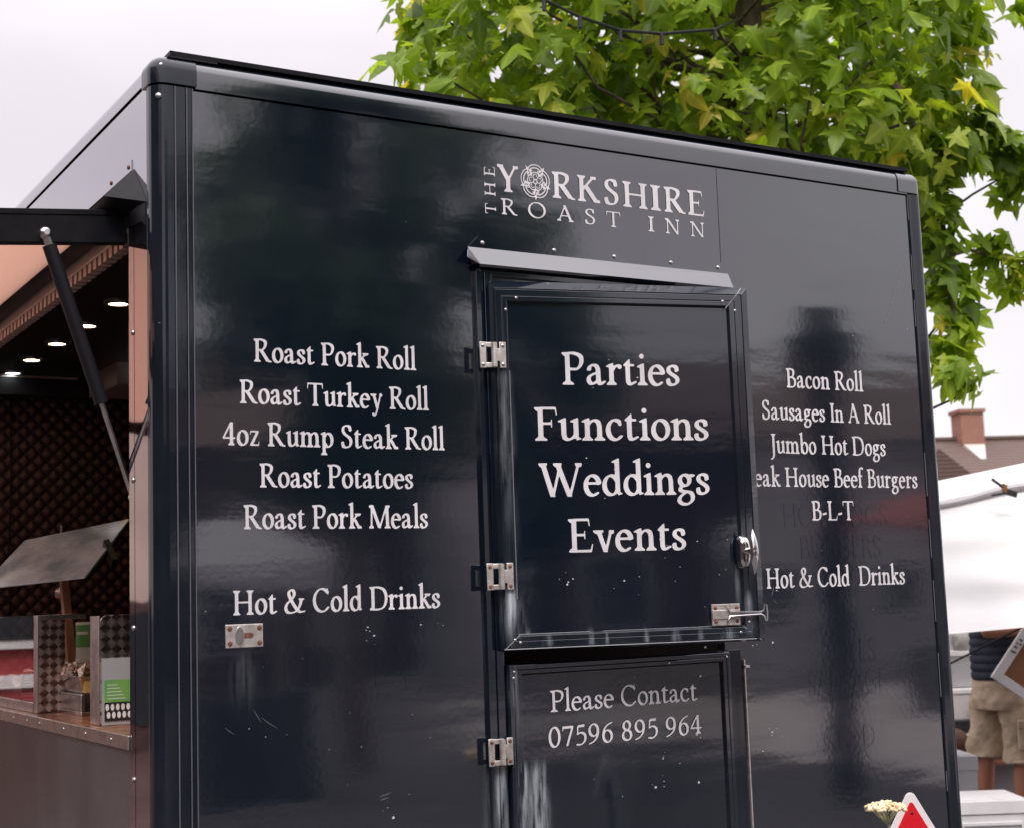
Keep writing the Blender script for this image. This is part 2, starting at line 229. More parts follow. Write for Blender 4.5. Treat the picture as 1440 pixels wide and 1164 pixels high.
# ---------------------------------------------------------------- ground
tag(MB().add([(-300,-300,0),(300,-300,0),(300,300,0),(-300,300,0)],[(0,1,2,3)]).build('ground',asphalt),kind='structure')
FACES={
 'door':{
  'E':(0.542,'-2*]+L*b+=*f+5*s+9+2+L+J+o+n,;,$,@,G,?4$,646+o4D+B4s+55.+65C+?5M+L5P,s5Q-L5Y1w5Z265V2B5G2I4o2U3?2S322L3+2C3,2:362#4T1y4b1o4i.?4l.)4h-|4^-y1.-}0k.+0b.:0_0C0`0S0o0W1L0^1W0f1Z0o1T0s1G0t0.0s/.0o.|0f.v0^.y0W/)0S/b0C/q.:/r.+/o-}/f-y/L-y+f.$+P.:+I2L+K2^+^3--.36-93?-<3G-53I-$2|*h2q*^2^*Z'),
  'F':(0.503,'+L*b+?*e+6*o+8+.+G+>,3+s,?,2,@3s,:42+o4D+>4x+552+85G+L5P,s5Q-L5Y1o5Z265R2D5;2L4C2V322T3$2L2w2C2x2:3)2#4T1y4b1o4i.?4l..4i-~4b-y4C-y1)-}0k.+0b.:0_0C0`0S0o0Y1P0b1Y0k1X0q1P0t1?0r/)0k.x0[.|0S/b0C/q.?/r.$/k-y/L-{,)..+r/.+5/7+$/6*o/.*e.w*a'),
  'P':(0.523,'+L*b+?*e+6*o+8+.+G+>,3+s,?,2,@3s,:42+o4D+>4x+552+85G+P5Q,o5Q-T5[/L5d0)5]0w5J1X542.4v2P4Y2e4:2s3k2x3:2v2X2i1|2R1G250s1o0L1L0.1)/q0Y/]0./P/X/I.2/L.%/G-{/?-{,)..+r/.+5/8*|/4*k/)*c.s*a /V0?0.0>0C0D0d0b1&121;1b1G2?1H2|1?3O133k0|4$0?4I/$4k.P4p..4l-}4b-y4L-{0P.20D'),
  'W':(0.915,'.b*S.T*Z.J*o+e3|+X44+24H*k4w*b56*k5L+)5Q-C5Q-X5O-d5G-g5.-G4X-F4?/E-X/P->/X-7/b->/l-X172s13320o4*0d460C4@024N/l5$/k5C/s5M0.5Q2L5Q2f5L2o562Y4b2]4.56-15B,s5L,m5T,t5^-.7l4$7l4?7K5)7L5C7T5M7k5Q9T5Q9k5J9p5?9q5)9]4G9L4=8s478d3|6%+G5~+26+*f6(*X5o*Q4b*Q4P*T4C*`2$0t1s121k151b1,1X0n00+P0-+605*^0.*U/|*R'),
  'a':(0.386,'/G*X/$*j.c+2.X+7-f*p-6*a,b*Z,2*_+o*l+T+$+;+C+,+b*~,6+%,b+3-.+L-O+o-m,C.0-?.Y.6.x.H/..H/^.20G-s0d-G0s-20q,|0b,m0?,i/f,S/L,2/D+L/J+8/T+5/b+:/x+Q0P+f0p,91:,w1X-^1h.G1g/&1T/P16/h0f0&/f0),T06+o0?+c0L+a1$+}1P,,1g,)1u+w1u+k1j+X0f*o0)*X -4+T-G+R-^+].:,..G,?.J-o.H.$.?..-w.(-)-_,i-L,Z-6,R,f,X,:,o+o'),
  'c':(0.366,'-C*P,f*`,6*{+h+G+E+|+,,^*x-L*w.:+%.|+9/^+V0;+y0f,P17-.1V-k1l.P1t/.1m/b1X0316071$0-0b0@060;/m0./]/x/S/f/P/P/T/8/k/-0;/$0D.)0v-f0{-N0s-80^,{0;,[/C,Q.?,^-C,t,b-9,.-b+b.2+J.L+F.b+K/C,./s,D06,J0L,H0Y,?0[,.0L+o0(+G/;*r.?*S-k*M'),
  'd':(0.454,'-P*P,s*`,C*|+o+O+N,)+6,k++-L+,.?+9/)+Q/f+s0A,C0o,w18-T1Q.61a.k1d/T1Y/b1_/g1|/f56/a5C/T5J.o5U.e5b.e5o.s5~/o6M0|6t166u1A6k1D6T1E+w1P+b2)+P20+G20+:1w+,0f*i0Y*r0N+:0;+@/C*n.k*Z.)*N .L+G.k+H/,+^/H,)/c,b/g-$/g/$/c/6/C/k.x0?.G0a-s0l-^0e-G0P,z/k,d.s,c-s,v,|-=,:-o+b'),
  'e':(0.386,'-L*G,o*T,=*o+m+:+G+p+-,T*y-?*w.2+$.s+:/X+V02+|0c,M1.-)1M-k1d.G1l/)1g/P1Y/r1G071.0T0h0o0?1$/s16/;19.s11.b0w.O0;.8/|.8/?.D,o.D,V.:,R.),V-X,o,f-:,$-k+T.2+C.P+?.f+G/6+g/X+v0)+z06+u0?+k0>+X0,+C/a+$/6*h.?*L ,q/2/2/1/A/6/G/C/2/s.f0H.60i-f0s-T0o-C0b,v0),`/G,b/;'),
  'g':(0.405,',o&$,)&6+K&T*|&}*i(P*n).+-)b+b*?,k+6,b+A,$+O+b+[+P+k+D,$+A,C+I,f+t-T+q-b+J.?+<.o+:/L+I0)+g0X,61&,s1J-T1^.C1d.o1]/L1G0L1S1G1A1R1:1X1.1U0|1G0l1$0X0G0N0;0G0@/X0:/.0$.U/^.)/,-^.P-C-s-4-)--,w,|,q,f,z,L-6,?/o+w0;+j0[+T0~+)18*G1:)f1+)$0o(Y0I(2/s&h/6&F.b&4..&(-L%} -s&s.L&u.s()/G(N/_(x/g)X/[*:/?*j.s+&.P+-.:+,-o*k-C*T,^)x,A)L,>(x,F(b,T(N-2(( -~.).?./.V.P.d.|.b/T.R0$.60J-k0d-G0k-20],x06,p/k,t/;-&.o-<.P-^.6'),
  'i':(0.219,'*w*b*k*e*b*o*d+.+T+t+`,.+a0;+^0L+T0V*k0d*_0o*^0|*l12+j1^,s2(-.2)-71|-;1f-=,.-G+t.3+6.<+$.;*o.2*e-|*a ,:3b+|3n+f4++[4G+_4f+l5$,)5;,G5C,f5@-$52-94s-@4X-=4:-/3|,s3h,X3`'),
  'n':(0.454,'*f*b*Y*f*R*o*T+.+D+s+P,.+Q0;+N0L+C0W*T0h*M0w*T1,+X1],s2*-$2&-,1w-01C-;15.A1^/)1i/L1h/o1_061N0R1:0g1$0t0f14/G17,)1A+s2/+226*|22*k1s*a/)*a.k*c.^*k.Y*|._+2/K+s/V,)/W/2/M/x/>0C.z0b.P0r.60j-k0L-9/k-//L-1,)-;+s.&+2.-*|.)*k-k*a'),
  'o':(0.425,'-P*P,s*`,@*|+o+K+K,$+2,f+#-P*~.2+./$+C/b+c0?,50s,b1:-C1Z.$1m.b1t/?1m/s1X0D1:0m0k11061G/T1S.o1T.21I-C15,b0t,.0T+a0$+6/L*r.k*Z.)*N .K+G.f+F/$+T/A+s/X,?/k,m/u-?/z-s/w.G/a/G/605.s0T.T0j.20x-o0{-X0s-B0^-)0;,q/o,[.w,[-w,o-$-9,:-m+b'),
  'r':(0.327,'*f*b*Y*f*R*o*T+.+D+s+P,.+Q0;+N0L+C0W*T0h*N0s*R1)+X1],s2*-$2&-,1w-01?-;10.:1U.s1b/L1^0$1E0/120+0^/~0G/m06/T0+/60-.z0;.X0a.G0g.:0e.(0X-o0B-2/?-1,)-;+s.&+2.-*|.)*k-k*a'),
  's':(0.327,',P*K,)*R+b*_+D*s+1+.+$+G*y+k*w,G+%,b+:,t+^-(,$-,,:-&,H,o,O,),[+f,|+J-G+@-o+E.6+a.B,$.B,T.5,s-x-2-2-d,6.:+M.w+;/;+4/X+2/|+:0G+H0f+b1&,+1?,^1U-61d-b1i.:1h.k1^/C1C/[0|/g/x/b/f/P/S.w/<.^/:.G/?.9/T.20;.)0R-n0f-G0r-$0s,l0f,c0G,d0$,s/Z-?/3.k.;/X-Y/i-?/r,w/t,T/n,2/^+l/C+M.|+0.P*r-T*R'),
  't':(0.287,'-$*X,b*e,J*w,#+o+|0k+s0|+R1.+:1?+91G+T1k-;3A-P3L-]3G-b3:-d2.-k1u-|1n/)1l/51b/91L/614/)1(-o1$-b0z-[0o-Z,X-e+s-s+X.)+Q/$+|/C,*/k,)/w+|/z+o/s+`/b+P.G*k-b*W'),
  'u':(0.454,'-2*X,b*b,?*q+}+.+m+G+Q,X+O0G+H0T+?0Y*V0f*N0s*O1$*^13+^1_,k2),{2)-)1~-/1f-/-$-5,C->+|-P+c-o+R.6+O.T+^.s+y/M,^/W,|/V0G/G0X.`0f.V0s.X1$.f13/b1^0k2(1)2(121z151f16+w1:+k1C+b1|+P2(+G2&+:1o+,0Y*i0K*o0C+40;+>/b+A.:*d-f*Y'),
  'v':(0.405,'-^*S-P*[-G*o+^0;+P0G*|0T*G1$*51:*51T*?1^*T1a-L1a-d1X-j1G-f17-60b-10L.5-2.?,v.G,q.P,x.X-1/R0?/[1T/f1^/s1a171^1@1T1D1G1=0^1.0M0Y0G0I06.z+:.y*^.p*T.b*Q'),
 },
 'menu':{
  '&':(0.636,'-T*G,w*N,L*Z,)*n+f+0+H+^+5,6+-,f+0-:+G..+u.|,G/R-O0G-Y0X-V0k,z2.,f2s,b3X,s48-C4m.$5;.o5T/P5U/|5C0J4|0e4T0q4$0o360Y2L091s/E0s/J0X0)/P1C-P1T->1b-=1z-^2;.C2e0;2_0P2C0Y2:0d281$2>162L1=2b1>4X1>4s174{0w4t0^4f0V4?0R420F3q/)3Z.C3.-H2P,P2L,?2T,/2o+t3L+U3o+R52+g5G+b5P+P5C+:4|+&3G*d2o*a2C*h1:+=0;*q/L*Z.L*J .++:.o+9/b+F0C+`0U+o0Y+|0Q,2/F-b.:/U.//b.$/e-o/]-P/B-%.f,b-|,X-:,d,T-++o-P+L .h1w.s1s.|1w/62?/D2s/G3L/@3s/046.n4T.T4^.E4T.84?.24$.23^.C2k'),
  '-':(0.244,'+G-W+;-f+9.)+;.P+G.a-w/-../..:/$.=.:.:....-~+b-W'),
  '4':(0.418,'-|*b-o*f-h*o-i+..L+w.R,..S-?.L-T.2-]+?-^+0-k+&.?.G4M.Y5).o53/s520&5)0,4o0..[02.P0?.H1).B15..14-o1+-b0;-Y01-P0--C0.,)0b+60h*s0`*f0L*a ,>.G.6.G.G.J.P.T.S22.L2Z.?2T.22A,6.k,/.T,4.L'),
  'A':(0.549,'+)*b*s*k*o*|*s+:+)+g+:+t+o+z,$,6.R4:.V4^.?5P.?5d.G5m.T5p/s5m0$5b0.5L3),632,$3P+p3^+b3w+23x*o3o*e3^*a1C*d1:*k16*|1I+P1I+b0i-k0^.%0C./-o./-X.,-J-w,r,.,r+s-/+.-+*k,o*a -v.w0$.t06.w0?/$0</?/;2P/22h/)2p.|2m.r2X-q/C-m/)'),
  'B':(0.471,',:*]+?*c+2*k+.*w+4+6+S+b+~,$,(,G,&4$+|45+Z4G+94s+/5.+05C+65L+G5Q,^5Q.P5a/25]0.5E0Y510|4t154X1A461F3C172G0x1f0E1$0A0s0L0f1.0H1T0.1q/k2*/G29.k2<.$26-G2(,k1g,21?+^0f+60$*r/G*c.f*Z -r+L/?+K/o+S0.+f0C,#0V,G0c,k0m-w0f.S0W.|0A/?/|/Z/P/r.|0&.X0,-w0,-f0%-^/s-]+k-b+T -g0|-w0x.k0|/$1&/712/P1P/b1s/n2?/v2s/r3f/k3|/[46/C4H.|4X.$4o-f4k-]4T-]1:-`1)'),
  'C':(0.549,'/)*P.)*e-^*w-2+7,G+|+k,y+S-T+A.6+0/T+40f+L1z+u3$,M3s-44X.)52/.5V065c125U2:5+2D522J5T2X5Z2f5L2r4T3A3o3>3^2}3:2|2f2s2W2b2^2T3)1w38164#0b4I/|4g/;4p.w4k.^4_-y4)-F3:,|2:,i1G,a0P,e/X,q.k---|-N-6-x,T.L,%.w+c/L+M/|+C0L+D0o+Q16+j1U,.2%,f2C,|2f-/3)-33?-.3H,|3=,^2f+{2:+T1b+11)*q0G*]/b*Q'),
  'D':(0.618,'-f*T+C*b+6*f+.*s+2+2+O+^+`+o+~,$,(,G,&4$+|45+Z4G+94s+/5.+05C+65L+G5Q,X5Q-C5Y/P5a0b5R1|502o4c3L4/3x3C4>2C4Q164U0$4G.s4%-b3[,o32,52[+b1|+=1)*w/o*].b*R /%+C/|+G1$+]1X+w2$,C2T-?2x.P3*/X3%0o2o1o2R2f203G1^3v0w4@/x4_.w4o-w4n-b4d-]4L-]+b-b+R-o+J'),
  'H':(0.636,'+L*b+?*e+6*o+7+.+x+s,(,2,(3w+|4:+95$+45;+:5J+T5Q..5Q.C5O.N5G.R56.L5$-f4<-]4$-^0s-b0f-k0`..0]2$0]2A0b2H0k2J0|2J4)2@4?1^4}1W521X5C1b5M1w5Q4T5Q4o5J4u5;4r5)4,4:4$4)4#3k4$,24.+u4o+24u*w4o*h4T*a1w*a1b*e1X*o1W+$1^+52@+s2J,.2J/T2H/f2A/o2$/t.)/t-f/o-^/^-],2-f+v.L+2.R*|.P*o.G*e.6*a'),
  'I':(0.27,'+X*b+L*e+C*o+D+.,/+w,7,6,73w,/4:+G4~+B5?+J5L+^5Q.P5O.^5C.]5)-r4:-j4$-j,?-o+|.W+6.^+)._*s.V*f.C*a'),
  'J':(0.27,'*s&-*b&2*Y&:*X&G*a&T+$&j+k(&,2(Y,H)?,Q*G,P4$,G4<+b5#+[5?+d5L+w5Q.k5O.x5C.w5).54?.+4$.*+$-o)L-[(s-C(H-)($,f&c,G&O+|&?'),
  'L':(0.462,',|*^+C*b+6*f+.*s+/+)+7+:+Z+k+~,$,(,?,(4$+x4?+25)+05C+65L+C5P.:5Q.N5L.V5?.U5..N4|-f4<-]4$-]+o-b+P-o+H.$+F1G+I1S+P1Z+^2--?2:-I2D-?1|*|1w*k1k*`'),
  'M':(0.74,'+P*b+C*f+=*o+?+6+^+j,&+|,0,6,C3|,:46+b4>+T4J+G52+I5C+P5L,C5a-P5`-b5Y-j5P0z-612,r1=,w1H-24/4L484k4=5G4L5P4f5Q6G5Q6^5G6b5.6T4h6?4F6$485x4.5w3G6-,266+v6r+26w*w6o*f6T*a3|*a3f*e3^*o3a+24C+o4N,.4B1G4>1s462&4.1{3w1T1i+k1a+P1`+.1?*g1$*a0^*f0L*y0.+(/{+6-X1I-G1n->1s-71b-30w-),6-.,$-J+o-W+^-n+2-p*s-h*f-X*b'),
  'P':(0.462,'+C*b+6*f+0*o+2+.+x+s,(,2,(3s+~42+Z4G+64x+.52+25G+G5Q,^5Q.s5c/x5R1$5,1I4o1f4P1w4.2&3^2*3$1}2:1n1b1U1.0w0>0T/}0./f/b/W/2/M-o/M-d/G-^/;-_,)-j+s._+2.f*|.b*k.X*d.G*a .i0?/?0</X0?/o0P000w0G1N0T2$0Y2b0T3?0?3v/o4@/C4T.f4g.:4p-s4q-b4g-]4T-^0T-e0G-o0C'),
  'R':(0.531,'+L*b+?*e+6*o+7+.+x+s,(,2,(3w+|45+Z4G+64x+.52+25G+G5Q,^5Q.65`.w5a025J1)5,1S4f1j4:1r3T1h2f1T2.151P0^0o/|0</w0)2o+k3)+W3|+54++$4)*o3|*e3o*b2b*b2P*f2.*|1T+$1@+..7/X.)/h-s/m-b/f-]/T-^,.-f+v.L+3.Q+$.P*o.G*e.6*a -r0b.s0_/60f/a120*1k0A2X0E3P0>3o024)/f4G/.4].:4n-o4n-`4b-]1$-b0k'),
  'S':(0.41,',w*T,$*l+b*h+W*o+;+w+*,w+)-2+2-C+G-W+X-`,)-g,C-b,R-L,i,?,|+o-9+X-T+K-w+C.:+C.o+U/%+f/9,)/Q,w/P-s/?.[.|/0.X/L,P0r,412+r1X+W2.+I2^+G3:+Q3s+f4G,)4m,T50-65J-o5Y.P5a/.5Z/k5H0.5J085C0T4P0g3?0b3)0?2Y/^2Z/G2c/<2w/-3s.{4:.X4Z.)4l-P4l-14X,w4$,r3:,y2s-,2P-^1f.)1E0)0%0Y/N0p.w0}.60~-P0t,s0b,C0E+o/|+G/V+..w*n.:*[-T*R'),
  'T':(0.531,'-f*b-Y*f-R*o-T+..;+s.F,2.E4X.=4f.)4k+|4l+f4h+X4P+H2w+A2k+62i+/2s+-3)+-5.+15G+?5R+X5U2b5U3$5Q315?354o3<3$3:2r322i3)2l2~2w2j4P2^4g2C4l0;4k0)4f/|4X/{,20++s0g+60n+$0m*o0b*d0P*a'),
  'a':(0.34,'.|*X.X*d.6+-.)+2-?*o,o*a,C*]+w*b+^*n+C+)+.+G*|+f*u,6*x,b+)-.+?-N+^-k,/..-&.X-k.u-x/)-y/X-e0G-P0c-.0s,w0q,i0b,[0?,V/f,C/M+|/F+?/L+,/X++/k+:0;+Y0s,21@,s1]-L1g..1d.^1Q/$15/80k/P/f/Q,T/]+s/f+h/o+f0C+}0k,*1$,%1/+w10+k1$+Y02*v/X*_ ,{+T-.+T-?+_-k,*-x,?-z-s-w.$-o..-T.),s-d,X-M,K-6,E,f,K,6,a+k'),
  'b':(0.392,'-f*P-)*`,C+/+T+5+D+C+A52+65H*V5T*I5f*T5|+H6L,^6v,o6q,v6^,v1X,{1?-.1:-w1W.^1c/61]/h1G0;0z0_0C0y/X1+.f1+-s0y-$0b,C0=+b/k+3/2*l.L*U .P+G.b+I.s+W/?,E/R-:/T.:/E/2/(/x.T0T.:0f.$0l-q0f-b0V-;/l,z/G,w-b-I,P-a,).)+]'),
  'c':(0.323,'-2*P,X*[,.*s+^+B+>+s+&,T*t-?*p.2*w.s+,/T+D02+e0b,21/,b1N-?1f-w1q.P1o/.1Z/Y16/^1$/Q0b/f06/d/s/W/b/G/V/6/R.|/U.b/k.W0;.P0F-]0w-G0{-60s,|0X,i06,M/;,G.6,T-6,j,T-+,$-L+^-s+H.)+F.5+L.f,)/6,@/T,G/o,F/|,</~,./p+o/T+M.q*w.$*X'),
  'd':(0.401,'-?*P,b*],4*w+f+F+F+|+/,b*~-P*~.6+0/)+D/f+_0;,&0f,P1.-)1J-^1[.:1c.w1]/&1b/,1|/+56/%5C.w5J.?5V.65b.75o.C5~/66M0;6s0P6v0^6k0a6T0a+w0j+b16+Q1>+?1.+-0)*j/x*s/o+8/^+?.L*a-o*R .$+G.:+G.Q+X.k,$/(,b/,-$/,/$/&/;.F0?-w0b-T0l-C0e-10P,i/f,V.s,T-|,d-)-%,?-P+e'),
  'e':(0.34,',w*K,G*[+w*y+S+G+5,$*{,f*q-P*q.6*{.|+2/^+K06+o0f,:1.,o1M-L1b.$1i.^1e.~1X/C1E/^1./y0f0D/o0Q/;0S.s0L.b0;.R/x.C/X.;/?.:.^.F,f.F,T.C,L.<,G.),J-b,`,f-$,&-N+T-k+C.$+>.6+E.^+e/)+t/T+v/b+o/f+f/a+T/I+:/$*z.X*d-f*K ,]/2.T//.f/5.k/C.U/x.70G-k0i-G0s--0b,f0),R/G,T/;'),
  'f':(0.236,'+2*b+$*e*w*o*x+.+)+?+_+s+i,2+j0^+b0|+:1++212+-1P+61f+[1o+g1|+l46,65C,M5f,k6(-;6C-k6T.:6Y.b6R/C6;/S6./P5C/J52/24w.o4t.X5$.:5L-w5Y-e5Y-X5N-O56-B42-B22-F1w-X1m.T1j.b1b.g1P.d16.X1+-T1&-G0z-C0k-C,.-M+s.2+3.7+$.6*o..*e-w*a'),
  'g':(0.357,',k&$,)&0+L&L*x&w*c(L*f))+#)b+X*D,Q+.,X+:,M+C+X+Y+D+k+8,$+6,C+;,b+d-T+a-b+A.:+3.k+0/C+=0$+X0X,$1&,X1G-61Z-|1b.G1Z.|1G/o1Q0^1B0q120p1$0f0r0E0^/k0O/a0G/e/X/`/./N.X/2...f-f.6-J-b-9,o-,,e,|,a,f,g,L,|,=/?+u/f+f0$+R0C+&0T*L0W)b0K))07(^/s(8/G&n.u&P.G&;-s&- -H&s-w&r.B($.o(O/((|/.)^.|*C.^*s.6+,-s+*-)*T,J)s,5)G,3(s,D(P,s(* -Q..-k.-.#.G.2.w.1/P.%/|-m0C-L0b-20j,{0^,k0<,b/o,c/G,l.|,z.^-6.@'),
  'i':(0.192,'*o*b*b*f*[*o*]+.+D+s+N,.+O0;+F0T*b0f*Y0o*X0|*f12+X1^,^2&,s2*-#1|-(1f-),.-3+s-q+6-y*s-q*f-^*a ,63b+s3k+^3|+O4:+L4X+T4u+i52,$5>,C5A,b57,w5$-)4f-,4L,~4.,l3s,T3f'),
  'k':(0.392,'*b*b*T*f*N*o*O+.+:+w+B,6+B5)+?5>+75G*T5U*L5^*I5k*T5|+L6N,P6s,f6v,s6k,v6Y,z/P-)/J-6/S.%0X.$0m-_1?-_1P-j1^0Y1a0x1X0~1G0y160A0X0)0L/60J.|0D.5/L.&/2.+/).C.z.R.k0.,%0?+x0|+u12+m1=+L1A*w1:*h1)*b/P*a/6*i-J-o-6.%-$-x,w-b,w,.-%+s-g+2-l*|-h*k-^*c-L*a'),
  'l':(0.192,'*o*b*b*f*[*o*]+.+G+w+O,6+O5)+L5>+C5G*e5T*Z5^*X5k*f5~+X6N,^6s,s6v-$6k-(6T-),2-3+s-s+3-y*s-q*f-^*a'),
  'm':(0.61,'*b*b*T*f*N*o*O+.+7+s+A,.+B06+?0L+60W*^0b*M0k*J0|*T10+L1^,b2*,s1z,x1G,|1>-)1:..1a.s1g/T1R020~0?0|1L1X1w1e2C1g2f1c3.1U3L1A3c1)3x0T40/C42,.4:+v4}+25&*w4y*f4b*a2)*a1o*e1e*o1d+$1k+52P+v2X,.2Z/$2Q/o2C0C2)0b1b0q1L0j100P0Y/g0R/P0T,-0_+s1D+21J*|1H*o1?*e1)*a.G*a..*j.(*w./+2.o+r.y,).{/2.s/s.f0C.K0b.)0q-o0j-O0L,~/k,w/L,w,--%+s-g+2-n*|-l*o-b*e-P*a'),
  'n':(0.401,'*b*b*T*f*N*o*O+.+7+s+A,.+B0;+?0L+60W*P0h*I0s*N1)+L1^,^2*,k2(,r1|,x1G-(1:-w1[.T1g/21b/g1G0&1.080k0Q/L0U,)0_+s1C+21I*|1E*k1:*c1)*a.L*a.6*d.**o.(*|./+2.o+r.y,).{/$.u/f.h0?.L0a.)0q-o0j-O0L,~/k,w/L,w,--%+s-g+2-n*|-l*o-b*e-P*a'),
  'o':(0.375,'-?*P,f*Z,6*t+j+?+F+s+.,T*z-?*w..*~.s+3/T+M02+n0b,:1.,o1O-L1f..1q.b1n/61_/`1C0)0v0G0C0^/b0k.|0n.:0f-P0V,o0?,:/|+g/X+A/,*|.T*d-w*S -~+G.:+F.L+P.d+o.y,:/7-:/:.?/*/;.b0..G0P./0f-l0w-T0|-C0v-00b,f/x,Q/$,N.),]-2,{,C-L+g'),
  'p':(0.392,'*b&-*T&2*N&:*O&T+7(?+A(Y+B0;+?0L+60W*P0h*I0s*K1$*X13+L1^,^2*,k2(,r1|,x1G,|1>-)1:-s1V.L1a/$1a/T1Q/~160J0f0g020|/L1,.^1+-s0{-.0d,G0L+v0.+P/d+./6*n.b*[.2*Q-b*P-.*Z,{*T,v*:,x(P-%(?-f&X-l&C-f&4-L&- .O+G.b+I.s+W/>,C/R-:/T.:/E/2/(/x.T0T.:0f.$0l-q0f-b0V-;/l,z/G,w-6,|-$->,f-o+r.2+V'),
  'r':(0.288,'*b*b*T*f*N*o*O+.+7+s+A,.+B0;+?0L+60W*P0h*I0s*N1)+L1^,^2*,k2(,s1z,x1C-$16-216-w1U.L1`.w1]/I1G/V16/T0f/M0L/?0:/$0-.b0/.G0>..0a-s0d-S0C,y/?,w,.-%+s-g+2-l*|-h*k-^*c-L*a'),
  's':(0.288,',)*P+f*W+I*f+2*z*}+6*r+^*o,?*r,T*y,b+6,t+T-%+s-*,.-$,;,o,B,),L+f,f+K-2+?-P+G-i+b-s,)-r,T-h,s-P-4,m-f+|.<+?.z+2/6+*/T+)0)+/0G+<0f+S1$+w1>,C1Q-?1g-s1f.?1^.o1F/.0~/8/|/5/k/)/Z.k/I.L/?.2/<-w/B-k/T-d0;-[0T-G0h-$0u,k0t,Z0f,R0C,U/|,c/X-$/6-G.t.X.*/.-V/<-:/C,w/C,P/=,.//+k.r+L.L+--|*n-$*Q,T*M'),
  't':(0.253,',o*X,L*d,4*w+l+o+i0k+b0|+91:+31G+L1j,w3=-)3H-63K-?3F-C3:-D2.-K1s-^1l.X1i.d1^.g1L.d16.X1+-T1&-I0|-C0o-B,T-L+p-X+X-f+T.P+y.s,)/;,&/D+|/H+o/C+b/6+T.)*p-L*['),
  'u':(0.401,',b*],?*g+~*w+h+2+Z+L+B,X+@0G+20Y*R0f*I0s*K1$*X13+L1^,T2),f2*,r1|,v1f,v-$,{,G-)+|-5+f-P+R-k+N.)+[.G+~.r,^.z,|.y0G.k0Y.10f.)0s.*1$.612/)1^0.2&0G2(0P1z0S1f0T+w0_+b12+N17+:1$+,/x*i/k*r/e+2/^+=/2+A-k*d-;*Z'),
  'y':(0.357,'+o%{+P&.++&L*z&o+#(2+:(K+X(R+w(E,6&~,?&},J(),^(G,v(|-C*P-$+$+P09+C0G*|0O*c0b*912*31P*>1^*P1a-21a-J1X-P1G-L16,~0b,y0L-n-G-w-2.$--.4-G.}0G/)1S/T1~/b2(/s2%061h0X1T0]1?0Y0b0P0P/{0G/j02.Q+L.Q*k.8*L-_(^-2&`,s&A,Q&),2%y'),
  'z':(0.323,'+P*b+C*f+:*s+8+.+<+?-p06.)0f-|0q-k0t+s0q+e0b+U/s+G/i+?/q+<0)+D1L+P1X+f1]/?1X/I1P/W1./T0s,r+X,w+M-.+I/,+L/:+^/L,]/T,g/^,g/d,^/e,L/X*o/L*d/;*a'),
 },
 'phone':{
  '0':(0.52,'.:*L-X*a,|+-,K+f+~,T+^-U+K.X+D/f+L0s+^1s+z2k,G3^,t4:-P4k.:55/)5H/o5H0T55124j1i4)253:2U262g122l/o2e.w2Q-w23,|1g,216+Q0T*|/k*Z/$*J /4+?/T+</s+O0?+}0b,b0y-C10.21;/$1=/s170k1(1^0o2G0Q3.0.3d/b41/64M.f4X.G4M.$4)-^3P-B2o-.2.,|1C,u0X,u/b,|.w-..2-@-P-[,o-{,:.?+r.h+P'),
  '4':(0.52,'.f*b.X*e.P*o.N*|.T+1/R+s/_,)/a-?/Y-T/?-]+L-^+:-k+6.?/Q4^/f5*/|530|52105)154o17.X1?.L1L.G2X.D2f.:2i..2h-o2^-a1G-Z1<-T16-G19,$1C+r2.+626+)27*s20*f1w*a ,V.G/?.F/P.I/[.P/a.k/a2^/_2|/X3,/L3)/?2u,O.k,F.T,J.L'),
  '5':(0.488,'-C*G+k*^+]*o+f+(,.+>,X+H.6+7.^+7/6+F/f+`0;,.0_,k0w-^0|.L0p/60S/k0$08/;0Y.k0f.P0g,w0*,T0%,?00,;0?,K0o,d4P,o4^-.4h-;5*-L541?5M1J5C1I5.164:1$4&-o4#-T3w-L3^-?1>-C11-P1-.b1R/.1W/^1U0^1;1U0f1s0I2+0.2D/?2H.C23-?1r,^1P,,1)+a0L+8/^*n.k*R..*G'),
  '6':(0.52,'.?*L-S*b,o+1,<+o+v,^+h-G+g.?+[.f+|0?,61.,X1s-12^-w3H.p4./X4U0L4u1w5E2G5D2R5;2S5.2:4n024&/f3m/63H.b2x.:2L-w1|-a1P-^1;-f14.f1Q/P1Z0?1R1(161b0c210)2M/?2Z.P2W-^2D,o2$,21P+R0j*|/|*Z/.*J /N+:/o+>0.+L0L+k0f,80x,b1(-61,-f1).?0{.k0k/;0T/b060,/p0G/L0[/)0f.b0h.G0`.-0L-n0.-V/b-=.f-<-f-T,m.(,$.C+f.f+O/.+@'),
  '7':(0.488,'-k*b-X*k-Z+)0l3P0r3o0k3x0P3{,63p,+3k,$3_+w2o+k2d+X2c+M2k+I2|+X5$+b5.+w532)51265%2G4X2F4C.p*|.f*k.X*c'),
  '8':(0.52,'.6*K-C*b,Z+2,(+o+e,^+^-2+`-^+i..+x.T,3.|,O/C-L02-G0?,f0w,H1L,622,62w,C3P,[4$,~4P-L4s.$55.b5J/C5R/s5P0T5>1.4y1T4L1q3o1{3C1}2w1z2P1o2)1L1B0g0^0a0P0k0D1:0+1^/k22/.2D.b2N.:2S-k2P-?2A,b2&,.1Y+X1)+10G*k/b*T.|*I /B+:/b+<0$+F0C+]0]+|0q,G0|,o0|-f0p.60_.X0G.x0)/;/b/Q/;/a.o/h.L/g.2/^-s/K-I.o-3.)-5-:-L,T-{+s.[+L /40s/P0q/f0w001C0I2)0N2P0L2s083X/m42/64V.w4_.^4`.L4Z.:4L-u3w-e3?-e2^-s2).71P.b1+'),
